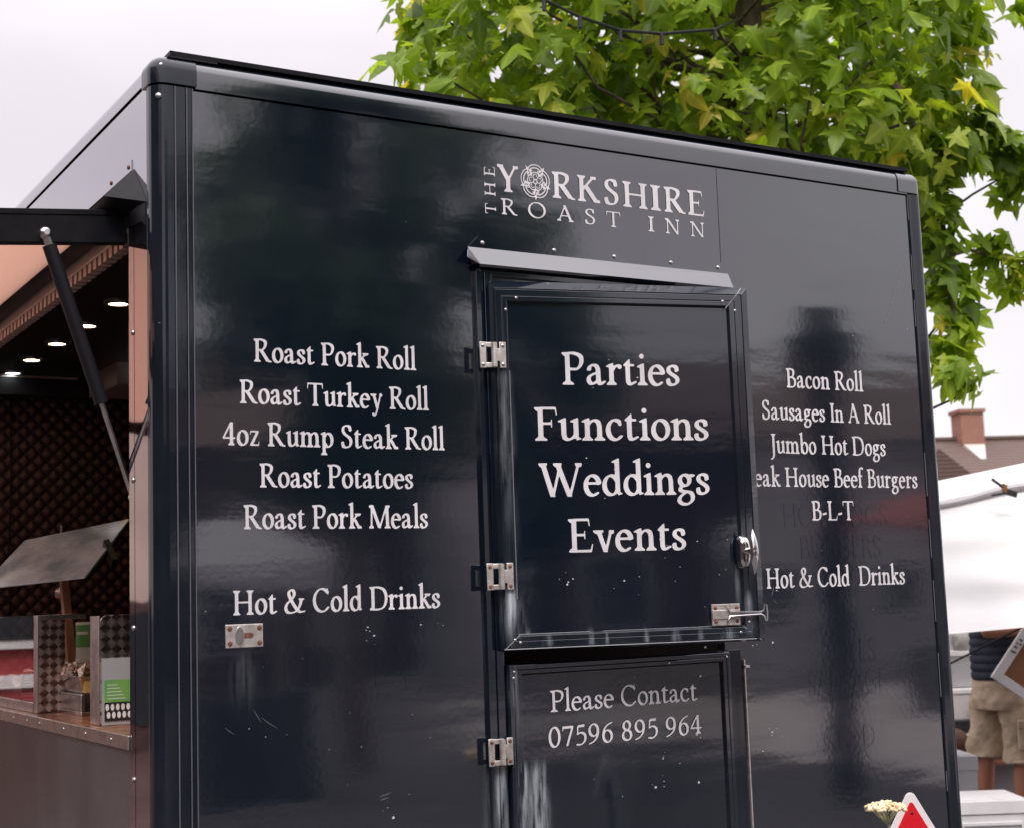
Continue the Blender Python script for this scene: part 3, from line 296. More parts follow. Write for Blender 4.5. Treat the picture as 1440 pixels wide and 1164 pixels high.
  '9':(0.52,'+w*K+f*P+^*^+b*o+s+#,?+6.)+o.T,./2,[/e-20.-`0H.20S.T0P.^0G.`/6.>.f.:.2.<-?.T,w.i,T/+,6/P+w/{+e0P+Y1$+W2.+c2b+r32,63k,_4?-64i-o5,.P5A/65J/s5H0T56164m1f4;2.3X2D2o2J2?2J1T2U1)21/C1r.P1M-k0t-)02,E/?+e.b+C.$+),C*Q /././P/,/n/60./L0L/s0`0?0p0s0w1P0u2$0m2T0]3$0H3L0.3o/h42/C4H.w4V.T4X.:4R-z4?-b4#-I3X-.2b-)2.-+1b-?0k-j/|.G/H.f/8'),
  'C':(0.682,'0?*P/^*W/)*d.P*w-y+6-G+X,{+|,T,L,3,|+q-X+].2+F/G+D0$+I0^+U1?+h1w,=2|-$3s-s4X.w52025V1P5c225]2k5P4.4{4:5)4=5T4G5^4T5]4a5L4o4L563{5=3k583X4|3:4}2f4s2U4^2Y4P2}4G3,3s3:303w2F4G1G4h0C4p/s4j/G4[.|4G.T4+-l3:-826,~1G,u0X,w/b-..f-L-x-w-2.L,V/0,$/k+a0P+K1.+B1s+E2L+R3$+m3N,24.,m4L-$5)-25;-/5D-$5E,s5?,f4k,24)+X3?+02X*p1o*]1.*R'),
  'P':(0.574,'+P*b+C*e+:*o+9*|+?+0,L+s,Y,2,Z3s,X4),P46,)4D+B4|+952+=5G+T5Q-25Q/T5c025`1$5R1s5=2P5%2|4h3=4L3P4)3]3T3`2|3X2C3H1k3/1:2f0f1w0%1$/Z0$/K.G/P.;/L.4/C.3,).C+q/X+3/c*|/`*k/T*c/C*a /W0?0s0>130L1T0m1v1C201|272b203C2$3b1l3|1M461$4I0;4_/L4n.s4r.C4o.64f.14P.20P.60G.C0@'),
  'a':(0.423,'0.*X/o*_/X*j/6+:/)+B.:*z-^*g-)*],P*_,2*i+o*{+R+:+A+T+3,$+3,^+B-.+^-P,)-o,X./-b.Z.f.z.w/2.u/b.Z0L.:0h-f0v-C0t-,0b,w0?,t/f,^/L,C/F+X/L+H/T+C/b+F/o+k0],.0~,X1@-.1T-^1b..1g.^1f/.1]/T1L/r160)0w0N/b0O,T0b+f0o+V0|+U1b+{22,*2J,$2S+o2B+T1?*q0b*] -G+P-^+N-{+X.`,).s,=.x,T.x-s.v.).o.2.L.0-T-m,|-R,d-:,X,f,a,6,|+j'),
  'c':(0.401,'-w*P-6*[,X*u,)+>+]+o+=,P+*-6+#.$+,.k+?/O+^0.,,0b,`12-?1R.$1h.k1r/L1l0.1W0^160c1$0X0^0j0?0n0.0f/l0L/V0)/V/s/a/h/o/^0C.s0k.60~-s0}-^0t-?0Y-&0;,n/o,_/C,U.o,S.:,a-C,|,^-F,)-s+_.L+G.o+B/2+H/L+Y/|,.0P,C0|,E1.,=11,.1#+s0^+P/k*w.s*X'),
  'e':(0.423,'-X*K,|*[,C*{+q+L+K,)+2,k+$-T+%.:+3/$+J/b+o0?,=0k,s16-T1S.?1f/)1i/b1_0,1P0P1:120Z1L021a/^1n/.1n.o1d.^1P.N0s.;0$.F,w.F,Z.?,T..,W-b,s,f-C,$-w+T.G+@.s+:/6+C/f+d02+t0Y+w0f+q0m+f0f+R0L+:0$*{/L*b.P*K ,l/2/k///|/20)/?/}/T/k/s/;0L.^0n.$0x-k0s-T0f-,0;,d/L,d/;'),
  'l':(0.239,'+$*b*s*f*m*o*o+.+g+s+t,2+t5)+p5?+h5G*v5T*k5^*h5k*o5x+$6(,w6q-66v-E6k-H6T-I,2-T+u.H+6.P+).Q*s.I*f.6*a'),
  'n':(0.499,'*s*b*f*e*^*o*_+.+V+s+b,.+c0;+`0L+T0W*^0h*V0w*^1,+k1^,|2*-.2(-61z-;16-?1,-G1(.X1W/L1g/x1e0C1Y0j1G1,121>0w1K0^1f/G1i,)1t+s2j+22q*w2k*h2P*a/T*a/?*c/2*k/.*|/6+50$+p03,)05/60)/|/r0G/L0f.s0v.P0k-~0L-C/f-:/L-;,)-G+r.:+3.B*|.?*k.6*d.$*a'),
  'o':(0.466,'.)*P-C*[,f*t,2+@+d+s+D,T+1-?+-.2+5.o+J/T+j02,?0i,o14-T1U.?1k/$1r/f1j0C1U0s181C0h1e061}/X2/.w23.:2)-P1q,o1W,?12+k0b+B0)*z/G*a.f*S .o+C/6+D/T+P/s+k06,90K,f0X-:0_-k0].G0Q.|0A/L0)/v/g0?/G0Y.|0q.T0|..0~-o0v-P0`-40?,y/s,j/L,_.w,Z.G,^-w,v,|-E,6-d+s.)+[.L+K'),
  's':(0.358,',T*P,.*X+f*i+L*|+8+:+-+^+(,C+,,X+:,j+o-&,.-*,@-$,M,o,U,),b+f-)+J-T+>..+A.Y+X.o+|.p,P.b,s.G-2-P-g,O.:+`.w+L/:+C/X+B0$+K0L+^0l+|1,,L1D-)1X-b1e.?1g.o1b/C1S/q160*0f0//o0$/^/k/M/;/=/$/=.p/C.e/T.^0;.T0Q.?0f-r0s-C0w,|0m,m0T,k0),|/Z-G/6-o.w.|.@/^-t/|-X04-:0>,s0>,P04,)/}+f/^+F.b*m.2*[-^*Q-)*M'),
  't':(0.315,'-P*X-)*c,f*w,X+.,=+k,80o,.1#+^1.+@1?+>1G+X1f-P3?-o3M-y3G-~3:.#2..+1s.?1l/T1i/b1^/e1L/b16/T1+.$1&-s0~-l0s-j,^-v+s.)+X.C+K.X+P/L+x/o,(06,(0A+|0E+o0?+`0.+P.s*r.2*]'),
 },
 'logo':{
  'E':(0.562,'-?*^+L*b+=*f+5*s+:+6+Z+b+k+q,2,$,7,G,64$,.46+f4D+F4k+65)+65C+?5M+L5P,w5Q-P5Y2C5W2L5P2R5?2c3^2d362X3*2N3.2G39224T2-4b1|4k.P4n.<4k.24`./1..30k.<0b.L0_0P0a0Y0f0`0s0d1P0k1X0s1Y0~1G1#0.0~/.0s.w0k.x0d/$0`/^0Y/k0P/p.L/r.</o.3/f.//L./+b.6+N.L+G2X+I2e+P2m+^3=-.3G-:3P-<3X-33Y-$30*k3$*`2k*]'),
  'H':(0.742,'+L*b+?*e+6*o+8+.,.+w,7,2,73w,.4:+:5%+45;+:5J+T5Q.f5Q.|5O/.5G/156/+5$.84:./4$./0w.:0c.X0_320_3L0d3S0o3U1$3T4)3L4;2Y5$2S562W5G2f5P3$5Q625Q6L5G6O566I5$5V4:5O4.5M3o5M,25V+w6I+26P*w6G*f6.*a2w*a2b*c2W*k2S*|2Y+23L+w3T,.3U/P3S/b3L/m32/r.X/r.:/n.//X./,2.8+w/++2/1*|/.*k.o*a'),
  'I':(0.323,'+X*b+L*f+E*o+G+.,=+w,F,2,F3w,=4:+J5$+D52+E5C+P5N+b5Q/25O/?5C/=5).G4;.>4$.>,?.@,).G+w/:+2/@+$/?*o/6*e/$*a'),
  'K':(0.663,'+L*b+?*e+6*o+8+.,.+w,7,2,73w,.4:+;5$+556+95G+G5P+b5Q.o5Q/.5G/156/+5$.:4=.04).01X.81G.L1C.a1G.q1T1Q4T1Z4k1R5;1[5L1s5Q3b5Q4)5L415?425)4,4T4#4C3k4<2b4;2L420<1f001L0Y1.4G,(4^+x5C+v5X+k5m+25k*k5^*c5C*a36*a2s*j/,/k.o/}.]/s.6/L.0/?./,6.8+w/++2/1*|/.*k.o*a'),
  'R':(0.623,'+L*b+?*e+6*o+8+.,.+w,7,2,73s,242+c4G+=4x+452+85G+P5Q,w5Q-k5^/b5e1C5H1w572G4|2j4X2z4)2{3C2l2X2V2)231P1V0s0r0C0k0;0l0.47+f4P+R5C+65O+$5L*k56*a3o*b36*}2L+#26++._/T.P/c.C/h.5/b.//P.0,..:+u/++2/1*|/.*k.o*a .D0f/s0f090|0b1P1&26153.1*3k0w4$0f440.4M/24c.L4k.44b./4G./1).40o'),
  'S':(0.482,'-2*P,6*f+s*e+f*k+E+^+7,6+)-$+4-?+b-`,?-k,a-f,q-P-2,:-G+r-c+^.)+O.P+G.w+H/?+N/S+X/x,.0+,P05,w07-C03-o/x.X/T/+/)/I,k0i,C1-,#1P+_2)+N2X+L32+X3o+q4C,:4k,s52-b5N.L5_/65e/s5_0Y5M0|5L1*5C1L4X1d3G1^3.122X0?2V0(2^/x2o/d3o/T46/24S.T4g-w4j-b4d-T4Z-?4)-93C-@2|-O2X..1m.Z1L0w0,1;/o1T/R1p.w1}.61}-P1p,s1W,?16+m0k+J0;+-/T*m.b*W-k*M'),
  'Y':(0.623,'.6*b.)*e-|*o-}+..o+t.z,..x/G+z4)+f49+:4>+,4G*s5$*q5;*u5G+$5O+:5Q-L5Q-f5L-n5?-k4s-s4^0$1<0;1&0C1)0P182D4L2J4b2C5;2L5L2o5Q4P5Q4f5L4n5?4p5.4d4G4P4<3L4:384.0v0.0u/|1#/^0t/20u,.1$+t1o+21u*|1q*k1f*c1T*a'),
 },
 'small':{
  'A':(0.626,'+.*b*u*k*q+$*y+:+6+]+P+t,1+|,E,C/=4T/?4o/+5T/+5f/C5p0L5m0X5b0c5L4,,24:+{4d+k53+?5@+)5?*o56*e4|*a2T*a2:*h25*s26+)2Z+T2]+k1s-r1b.-1G.1.2.1-s.,-g-w-),$-++f-N+.-L*k-2*a .C.s1..r1?.u1H/$1C/?0$2z/t3:/k3B/b3>/V3).6/;.5.|'),
  'E':(0.546,'+L*b+?*e+6*o+5+$+:+2+y+k,E+|,N,2,O3s,G44+|4E+>4|+556+95G+P5Q-P5U2.5U2G5P2S5;2e3G2c322X3*2N3.2G39214X2,4f1|4o.:4r.$4o-v4f-r4L-r1)-w0d.$0^.60Z0P0]0Y0b0`0o0d1P0k1X0s1Y0~1G1#0.0~/.0s.w0k.x0d/$0`/b0Y/o0P/t.6/v.$/s-w/m-r/P-r+b-y+L.2+E2X+G2k+X3=-.3G-:3P-<3X-33Y-$3/*k3$*b2k*_'),
  'H':(0.726,'+f*b+X*e+P*o+R+.,C+s,N,2,O3w,L42,C4?+T5$+N5;+T5J+o5Q.P5Q.f5N.q5C.r52.k4}-~4?-s4)-r0|-t0k-|0`.:0Z3C0Z3b0_3m0s3m4$3b4?2s5$2m562q5G2|5O365Q5o5Q6.5L665;605$5A4?564$55,C5=+w60+266*|62*k5s*a36*a2|*c2o*o2n+$2s+23b+s3m,.3n/T3k/i3b/r3G/v.?/v-|/q-s/^-s,2-~+s.m+2.r+$.q*o.f*d.T*a'),
  'I':(0.306,'+s*b+f*f+`*o+b+.,R+s,^,2,_3w,V4:+h4|+`5.+_5?+f5L+w5Q.s5O/$5C.~5).24?.&4$.%,?..+w.x+6/$+)/%*s.y*f.f*a'),
  'N':(0.726,'+w*b+k*f+d*o+g+2,:+g,b+},i,6,i3|,d42,X49+w4<+a4G+85$+45;+:5J+L5P,$5S,P5a-b5`-z5T3o-04$,u42,n49,w4;-64;4$42463m4G3?4w355.355?3=5L3P5Q5k5Q6)5L625;6+4|5T4G52455+3|5++X5/+?5D*s5A*f5.*a4)*a3s*d3d*o.$2|-o37-b3=-Y32-W2s-X,2-b+|.&+k.T+;._+)._*s.V*f.C*a'),
  'O':(0.726,'0)*T/)*f.$+2-.+n,G,Z+o-X+N.^+B/^+C0?+J0w+e1|,82|,r3k-k4W.k50/x5R0w5_2.5W3.5=4$4l4k425L3B5y2G691G6B0G69/65{.65O-:4s,M4)+f31+22.*i1)*U 0t+?1b+A2P+W36,#3q,^4E-G4h.?4z/64}0;4p164R2.4+2s3P3Y2f461|4Y1.4p0?4t/X4i.w4O.:3~-d3G-;2a,w1o,f0|,b0.,l/6-&.C-K-T-{,o.X,8/?+i0,+L'),
  'R':(0.606,'+f*b+X*e+P*o+R+.,C+s,N,2,O3w,G44+|4E+>4|+556+95G+P5Q-$5Q.|5^/T5[1.5@2)4x2L4X2b4)2e3C2W2X2B2$1x1G1@0k0T070Q0$3j+o4$+a5B+65O+$5L*k56*a3o*b3^*g3:*|2f+$2T+-.v/b.b/p.2/s-|/o-s/X-s,.-~+s.k+5.r+$.q*o.f*d.T*a .]0^/X0]/|0c0O1)0~1b1A2G1K3:1A3s134.0|4<0?4V/.4o.:4t.$4o-w4i-r4L-s0s-w0g.$0a'),
  'S':(0.466,'-C*X,k*d,6*y,**w+s*g+d*o+Z+f+@-)+C-=+R-T+b-_,)-c,L-],[-C,t,6-0+k-G+W-k+H.6+@.^+?/.+F/T+S/k+b0%+|0<,G0I,s0M-G0I-w04.b/n/2/C/P-$0r,^12,:1Y+u22+f2b+d3?+p3w,,4L,L4o,|52-^5I.?5W.w5]/f5U0Y5;0|5J1,5;114b1L3:1I3)112X1$2V0L2_0>2f022|/z3|/k4?/C4_.b4q.?4s-w4o-X4f-C4X-44C-)4$,~36-*2o-;2L-W2$-w1`0^0$1$/f1</L1V.s1e.61g-L1Z,o1F,?1)+o0^+I03+./T*p.k*^..*V'),
  'T':(0.606,'.G*b.:*e.2*o.4+./$+s/0,2//4^/$4j.o4n,24n+s4j+f4T+S2w+L2j+?2g+62p+33)+35.+85G+C5P+^5S3|5S4?5N4G5E4K564U3C4V2w4L2h4?2k482w3|4T3o4j3T4n0s4n0b4k0W4b0S4C0T,20`+s1L+51S*s1L*f1:*a'),
 },
}
ROSE='4^+[4>,X3x-$2u,p1y,v0s-7/m-m.w.W.7/S-m0K-Y1]--1m,(1r,r2T-12|,_4#,J4~,J61,d7F-68L-s9A.Z9z/W:K/Z:~/A;}/H;~05;L0h;>1V<-2-<L2[<c37<u3m=$4w=+6*<w6}<X7n<*8Z;>9/;L9~<#9g:~9k:K:h9y;N9B<28I<^7F<v6<<y55<s4^<d4(<52|<P2R=>1r<71m;h1[;U0N;//S:K.X9S-l8L-77I,v6J,p5G-#5),X4e+_ 2Q-B2r-A3L-I45-c47-n3w.73m.:33./2I.51U.P0i.x/x/Z/@0D.{1*.m1x.>2..72-.11o.11<.=0Y.]/m/6/#/t.E0e-p1X-P 6I-B7B-G8I-g9H.A:+.y:e/m;*0^;51<;51o;/2-;%2-:R1v:P1U:G1-:#0@9H/Y8W.w7m.P6v.561./5R.;5K.85/-n51-c5l-K 4b.,4s.>5%.W4l/#4l/:5&/M5</N5@/S5?0.5+0F4~0A4e/k4Z/b4R/D4V/(4@.W4O.< 2_.f3:.d3Q.j3..|2y/.2i/D2d/V2l/e2|/h3+/b3>/E3P/=3S/D3S0=2r0F2;0Z1d0}111W0h1>0<16/p1C/K1j/I1h/N1?/e0l0.090Q/p1%/J1N/22-.s 5y.f6Q.d77.s7y/58P/V92039V0b9r1<9w1j9O1B9:198|168m1C8o1U9=1f9J1v8P27811U7b1%7-0[6R0D6a/t6]/O6Q/86?/%5q.m5p.j 5s/=61/O69/i610+5s0=5m055n/D 4&/S4./V42/e4+0%4%/{ 320l3c0l410~4D1<4O1k4K3I3x3a3S4)1}3Y1d3L1J361=2r1=2T1E271P1y1i1X2)1>2I1)2g0v 5_0l610k6`0x74187[1]7w2)8)2X8$3$7j3D7F3Y5o4)5G3_4v3I4r1k4x1J5%15521%5D0u 2|1F2[1S2?1i2)2)1x2F1w2g2#3$24372M3D2`3@2c312^3(2C2r2<2T2G272`1y3$1h3E1f3a1v3m2?3|2B4-274)1r3m1S3I1D 5o1F5W1Q5E1d5:1}5;2;5G2C5T2?5a1v5s1i611e6Q1n6s2-6~2?7*2T7%2n6a3,6_3:6o3E70387C2|7K2[7F2<761y6}1d6U1K681D 041`0K1_0a1i0p1}0s200p27/w1w/|1k .o2M/#2M/:2g/S2t/p2c/w2P0&2N0U2b0f2|0&3./t35/V34/=3&.j3/.Z2|.I2`.P2X :B2M:R2M:w2[:t2j:^3-:U3/:+3&9w3*9o339g3I9l3_9Y3j923s8r3f9A379H3(9b2s9~2n 992P9G2P962`9#2d8u2` -u2|-~2|.@3L-|4,-m4t-q5w.,6v.R7r/+8^/^9-0:9H09:$/m9{/A9k.s9S.M96.08s-c8>-H7j-07-,|6J,u5o,u5<,}4b-.42-D3_ ;C2|;J2{;[30;{3Z<842<D4^<L5<<L5l<F6F<87%;w7n;_8>;?8i:w93:N9S:&9j9U9{9/:%9+9{9,9H9p9#:F8P:q7n;>6k;R5l;T4t;D4+;%3L /X3_/p3^/~3e0*3m/i3j 1;3x1r3z3F4O3P5+3g5R3g5Y2o6v2P752;7?2)7C1k7?1?7(0u6X0Y5w0O550Y4Z0s40 4W3x4t3z524-5B4A5J4^5F4w59524~5B4e5J4K5F44594#4~3w4e3{4K4+464=4% 7g3x7y3v863|8L4.8Y4=8g4V8o4t8o5U8[6<8>6l7n757T7@7;7C6v796R6v5Y5U5q5+5z4P7P3z .b3|.f3|.h4A.o4V/#4o/64{/F4w/N4i/K4^/64C/64.004H0%5&0*5h0<6I0^7)087F0%7j0$8:0=8f098i/i8P/?8$.t7B.Y6].H5l.D5&.O4D :[3|:e4&:q4A:}5&:{5a:i6X:K7F:&8$9V8Q9=8c9+8i9)8f9=8E9C809C7u9<7`9+7W8x7`8t7j8v808j8B847T8c7(9(6M9;5l9A5.9t5+:@4q:V4K :(4/:.4-:342:/4D:%4S9p4^9^4b9O4`9?4V974K9<4D 1d4H1D4V1-4w1%5<1*5h1;651X6S1y6c2B6a2c6J2k6<2g612X6+276A1y6?1]6*1I5^1F5@1S4w1j4i204j294^274S2-4J 7B4H704Q7.4b7;4k7[4j7q4{7{5G7r5o7`607F6@7-6@6h6+6]6/6V686[6F6k6V6}6`776e7Y6]7{6C885w8@5R8=5&8,4a7g4J 4-5o4b5x595o68706I7X6J7u6<8:5s8[5U8k5+8v4=8v3t8n3S8_3:8L3(872v7n2}7I307. 3f6|3]7)3R7?3O7P3S7g3m80428C4^8K5-8E5R825m7j5r7P5n7;5b7%5R6{5K6}5D7-5N7I5N7[5<7t4p8)4S8)4:7~4#7o3s7[3s7I3|743|7)3t6| 0p7P1*7Q117X0U8B0K800L7r0Z7[ 1o7u1q8$1i8Z1l8j1`9+1M9=1F9m1<9u0o:#0i9t0l9H18951E9#1?8a108S1/8L1Q7| 7s8,7y8+8)87858I838O7|8C 6r8E6y8E7P8_7`8a7y8t8*928U9H8X9p8S9~8>9{7}9p7v9A7j917I9-779872966p8f 2A8m2I8k2K8q27922095229# 2|8x3(8v3f9:4D9G4~9F5d9:5u9i68:+6]:670:.75:26{:G6X:^6-:p5Y:|4V;)3x:~3E:t2[:V2B:D21:224:-2T:62r:43,:+3;9{3<9i309_2c9j2M9e 6=8x6F8z6s9^6r9g6U9h6<9T6496 1K:D1X:D2%:p2a;83L;O4D;[4~;[5U;U6N;?77:w7P:b7j:C8A:P8F:U82:~7d;Q7?;o6o<-5l<M52<V4O<X3f<Q3$<@2M<*1r;d1C;70{:Y0~:Q'
# ---------------------------------------------------------------- lettering (outlines drawn for this script)
AL=''.join(chr(i) for i in range(35,127) if chr(i) not in "\\'\"")
def dec(s):
    v=[AL.index(s[i])*len(AL)+AL.index(s[i+1]) for i in range(0,len(s),2)]; v=[q/1500-.4 for q in v]
    return list(zip(v[::2],v[1::2]))
SPACE={'door':.23,'menu':.21,'phone':.25,'logo':.3,'small':.3}
def outlines(txt,face):
    x=0; out=[]
    for ch in txt:
        if ch==' ': x+=SPACE[face]; continue
        w,s=FACES[face][ch]
        G=[dec(L) for L in s.split(' ')]; lo=min(a for L in G for a,b in L)
        if out and x+lo<last+.014: x=last+.014-lo      # neighbours never touch
        for L in G: out.append([(a+x,b) for a,b in L])
        last=max(a for L in G for a,b in L)+x; x+=w
    xs=[p[0] for L in out for p in L]; return out,min(xs),max(xs)
def flat_mesh(loops,fn,name,m,parent):
    cu=bpy.data.curves.new(name,'CURVE'); cu.dimensions='2D'; cu.fill_mode='BOTH'
    for L in loops:
        sp=cu.splines.new('POLY'); sp.points.add(len(L)-1)
        for i,(a,b) in enumerate(L): sp.points[i].co=(a,b,0,1)
        sp.use_cyclic_u=True
    o=bpy.data.objects.new(name,cu); COL.objects.link(o); dg=bpy.context.evaluated_depsgraph_get()
    me=bpy.data.meshes.new_from_object(o.evaluated_get(dg)); bpy.data.objects.remove(o); bpy.data.curves.remove(cu)
    for v in me.vertices: v.co=fn(v.co.x,v.co.y)
    me.materials.clear(); me.materials.append(m); me.name=name
    o=bpy.data.objects.new(name,me); COL.objects.link(o); o.parent=parent; return o
def line(txt,face,x0,x1,z,cap,y,parent,name='lettering',org=(0,0,0),m=None):
    L,a,b=outlines(txt,face); sx=(x1-x0)/(b-a); sz=cap/.65
    return flat_mesh(L,lambda u,v:(x0+(u-a)*sx-org[0],y-org[1],z+v*sz-org[2]),name,m or vinyl,parent)
# ---------------------------------------------------------------- the catering trailer
T=(1.03,1.55,0.0)
TR=thing('catering_trailer','dark navy catering trailer with white lettering, its upper rear door ajar and serving hatch raised','food trailer',T)
def tp(mb,name,m,parent=None,bevel=0): 
    par=parent or TR
    return mb.build(name,m,par,T,bevel)
# rear wall with the doorway left open (front skin y=0)
p=MB()
for a in((.03,.735,.55,2.648),(1.345,2.06,.55,2.648),(.735,1.345,2.30,2.648),(.735,1.345,.55,.60)): p.box(a[0],a[1],0,.032,a[2],a[3])
REAR=tp(p,'rear_panel',navy)
def ln(txt,face,x0,x1,z,cap,parent=REAR,**k): return line(txt,face,x0,x1,z,cap,-.0014,parent,org=T,**k)
for a in (('Roast Pork Roll',.169,.539,2.096,.0478),('Roast Turkey Roll',.138,.567,2.010,.0478),('4oz Rump Steak Roll',.101,.603,1.925,.0478),('Roast Potatoes',.178,.524,1.841,.0483),('Roast Pork Meals',.143,.557,1.757,.0483),('Hot & Cold Drinks',.119,.581,1.587,.0483),
          ('Bacon Roll',1.582,1.842,2.103,.0488),('Sausages In A Roll',1.497,1.933,2.020,.0485),('Jumbo Hot Dogs',1.517,1.907,1.937,.0485),('Steak House Beef Burgers',1.4135,2.014,1.854,.048),('B-L-T',1.641,1.782,1.770,.0488),('Hot & Cold  Drinks',1.482,1.946,1.604,.049)):
    ln(a[0],'menu',*a[1:],name='menu_lettering')
# the name over the door: every capital at its own place, the rose standing in for an O
for ch,a,b in (('Y',.758,.814),('R',.905,.968),('K',.975,1.038),('S',1.050,1.091),('H',1.104,1.176),('I',1.185,1.216),('R',1.226,1.290),('E',1.298,1.348)):
    ln(ch,'logo',a,b,2.519,.0625,name='name_lettering')
for ch,c,w in (('R',.787,.043),('O',.861,.048),('A',.938,.046),('S',1.007,.028),('T',1.074,.040),('I',1.184,.018),('N',1.247,.044),('N',1.323,.044)):
    ln(ch,'small',c-w/2,c+w/2,2.4655,.037,name='name_lettering')
for ch,z0,z1 in (('T',2.4635,2.4865),('H',2.505,2.5355),('E',2.551,2.573)):
    L,a,b=outlines(ch,'small'); s=(z1-z0)/(b-a)
    flat_mesh(L,lambda u,v,z0=z0,a=a,s=s:(.752-v*.028/.65-T[0],-.0014-T[1],z0+(u-a)*s-T[2]),'name_lettering',vinyl,REAR)
flat_mesh([[(2*(a-.6),2*(b-.6)) for a,b in dec(s)] for s in ROSE.split(' ')],lambda u,v:(.8595+u*.0395-T[0],-.0014-T[1],2.5515+v*.0405-T[2]),'rose_emblem',vinyl,REAR)
# faint traces of lettering that was peeled off long ago
def ghostline(txt,x0,x1,z,h):
    cu=bpy.data.curves.new('g','FONT'); cu.body=txt; o=bpy.data.objects.new('g',cu); COL.objects.link(o)
    me=bpy.data.meshes.new_from_object(o.evaluated_get(bpy.context.evaluated_depsgraph_get())); bpy.data.objects.remove(o)
    xs=[v.co.x for v in me.vertices]; ys=[v.co.y for v in me.vertices]; a,b,c,d=min(xs),max(xs),min(ys),max(ys)
    for v in me.vertices: v.co=(x0+(v.co.x-a)/(b-a)*(x1-x0)-T[0],-.0006-T[1],z+(v.co.y-c)/(d-c)*h-T[2])
    me.materials.clear(); me.materials.append(ghost); o=bpy.data.objects.new('faded_lettering',me); COL.objects.link(o); o.parent=REAR
ghostline('TURKEY',.16,.53,1.425,.085)
for t,a,b,z in (('THE',1.66,1.78,2.13),('HOT DOGS',1.55,1.90,1.752),('BURGERS',1.60,1.87,1.672),('ROLLS',1.65,1.83,1.412),('SAUSAGE',1.60,1.86,1.335),('COLD',1.64,1.81,1.20)): ghostline(t,a,b,z,.060)
# specks and scratches
rnd=random.Random(4)
def screws(pts,nrm,r,h,m,parent,org=T,name='screw'):
    for c in pts: MB().dome(c,nrm,r,h).build(name,m,parent,org)
sp=MB()
def speck(mb,x,y,z,r,org=None):
    n=6; ph=rnd.random()*6; e=rnd.uniform(.4,1)
    pts=[(x+r*rnd.uniform(.5,1.1)*math.cos(ph+k*6.283/n),y,z+r*e*rnd.uniform(.5,1.1)*math.sin(ph+k*6.283/n)) for k in range(n)]
    mb.prism(pts,(0,.0004,0))
for x,z,k,s in ((.41,1.55,3,.006),(.41,1.535,4,.012),(.53,1.54,2,.02),(.45,1.19,3,.02),(.22,1.42,10,.06),(.62,1.47,5,.08),(.40,1.30,6,.2),(1.48,1.27,5,.012),(1.52,1.60,6,.03),(1.44,1.49,8,.03),(1.75,1.50,8,.15),(.1,2.2,7,.1),(.3,1.2,9,.15),(1.2,2.5,8,.3),(1.7,2.4,6,.2)):
    for i in range(k if s<.03 else (k+1)//2): speck(sp,x+rnd.gauss(0,s),-.0012,z+rnd.gauss(0,s),rnd.choice((.0010,.0014,.0022,.0035) if s<.04 else (.0008,.0011,.0016)))
tag(tp(sp,'paint_specks',mat('pale_specks',(.55,.55,.55),.6),REAR),kind='stuff')
sc=MB()
for i in range(14):
    t0=i/14; t1=t0+rnd.uniform(.03,.075)
    if rnd.random()<.85: sc.tube([(2.043-.108*t0,-.0006,2.50-.21*t0),(2.043-.108*t1,-.0006,2.50-.21*t1)],.0006,4)
for a in ((1.505,1.61,1.497,1.585),(1.50,1.578,1.515,1.566),(.16,1.40,.175,1.375),(.175,1.385,.21,1.36),(.1,1.37,.12,1.355),(.43,1.207,.455,1.213),(.43,1.200,.45,1.204)): sc.tube([(a[0],-.0003,a[1]),(a[0]*.6+a[2]*.4,-.0003,a[1]*.55+a[3]*.45),(a[2],-.0003,a[3])],[.0002,.0006,.0002],4)
tp(sc,'scratches',mat('scratch',(.20,.20,.22),.6),REAR)
tp(MB().box(1.3930,1.3948,-.0016,0,2.408,2.646),'panel_joint',mat('pale_sealant',(.12,.12,.13),.4),REAR)
sl=MB().box(.102,.180,-.0035,0,1.523,1.569)
SLOT=tp(sl,'slot_plate',zinc,REAR,.0012)
# aluminium edge trims: one L profile with a soft corner, ribs on the flange
def corner(path,z0,z1,name,m):
    n=len(path); inn=[]
    mb=MB(); mb.prism([(x,y,z0) for x,y in path],(0,0,z1-z0),False); return mb
def arcp(cx,cy,r,a0,a1,n=9): return [(cx+r*math.cos(R(a0+(a1-a0)*i/(n-1))),cy+r*math.sin(R(a0+(a1-a0)*i/(n-1)))) for i in range(n)]
lp=[(-.039,.036)]+arcp(-.009,.026,.030,180,270)+[(.004,-.004),(.005,-.0065),(.0075,-.0065),(.0085,-.004),(.028,-.004),(.029,-.0068),(.0315,-.0068),(.0325,-.004),(.041,-.004),(.0418,-.0055),(.0435,-.0055),(.044,0),(.044,.03),(-.033,.036)]
def prof(path,z0,z1): return MB().prism([(x,y,z0) for x,y in path],(0,0,z1-z0))
tp(prof(lp,.50,2.652),'corner_trim',navy_trim)
rp=[(2.046,.03),(2.046,-.0015),(2.048,-.005),(2.0505,-.005),(2.0515,-.003),(2.058,-.003)]+[(x,y) for x,y in arcp(2.078,.019,.024,-90,0)]+[(2.102,.06),(2.096,.06),(2.096,.03)]
tp(prof(rp,.50,2.652),'corner_trim',navy_trim)
ridge_pale=mat('pale_ridge',(.10,.10,.125),.4)  # lighter tone for the lines along the trim ribs
for x,y,r in ((.0063,-.0066,.0013),(.0303,-.0069,.0012),(.0428,-.0058,.0012)): tp(MB().tube([(x,y,.52),(x,y,2.65)],r,5),'trim_ridge',ridge_pale)
tp(MB().tube([(-.0385,.0365,.52),(-.0385,.0365,2.65)],.0009,5),'trim_ridge',ridge_pale)
g=MB(); rw=random.Random(6); z=.9
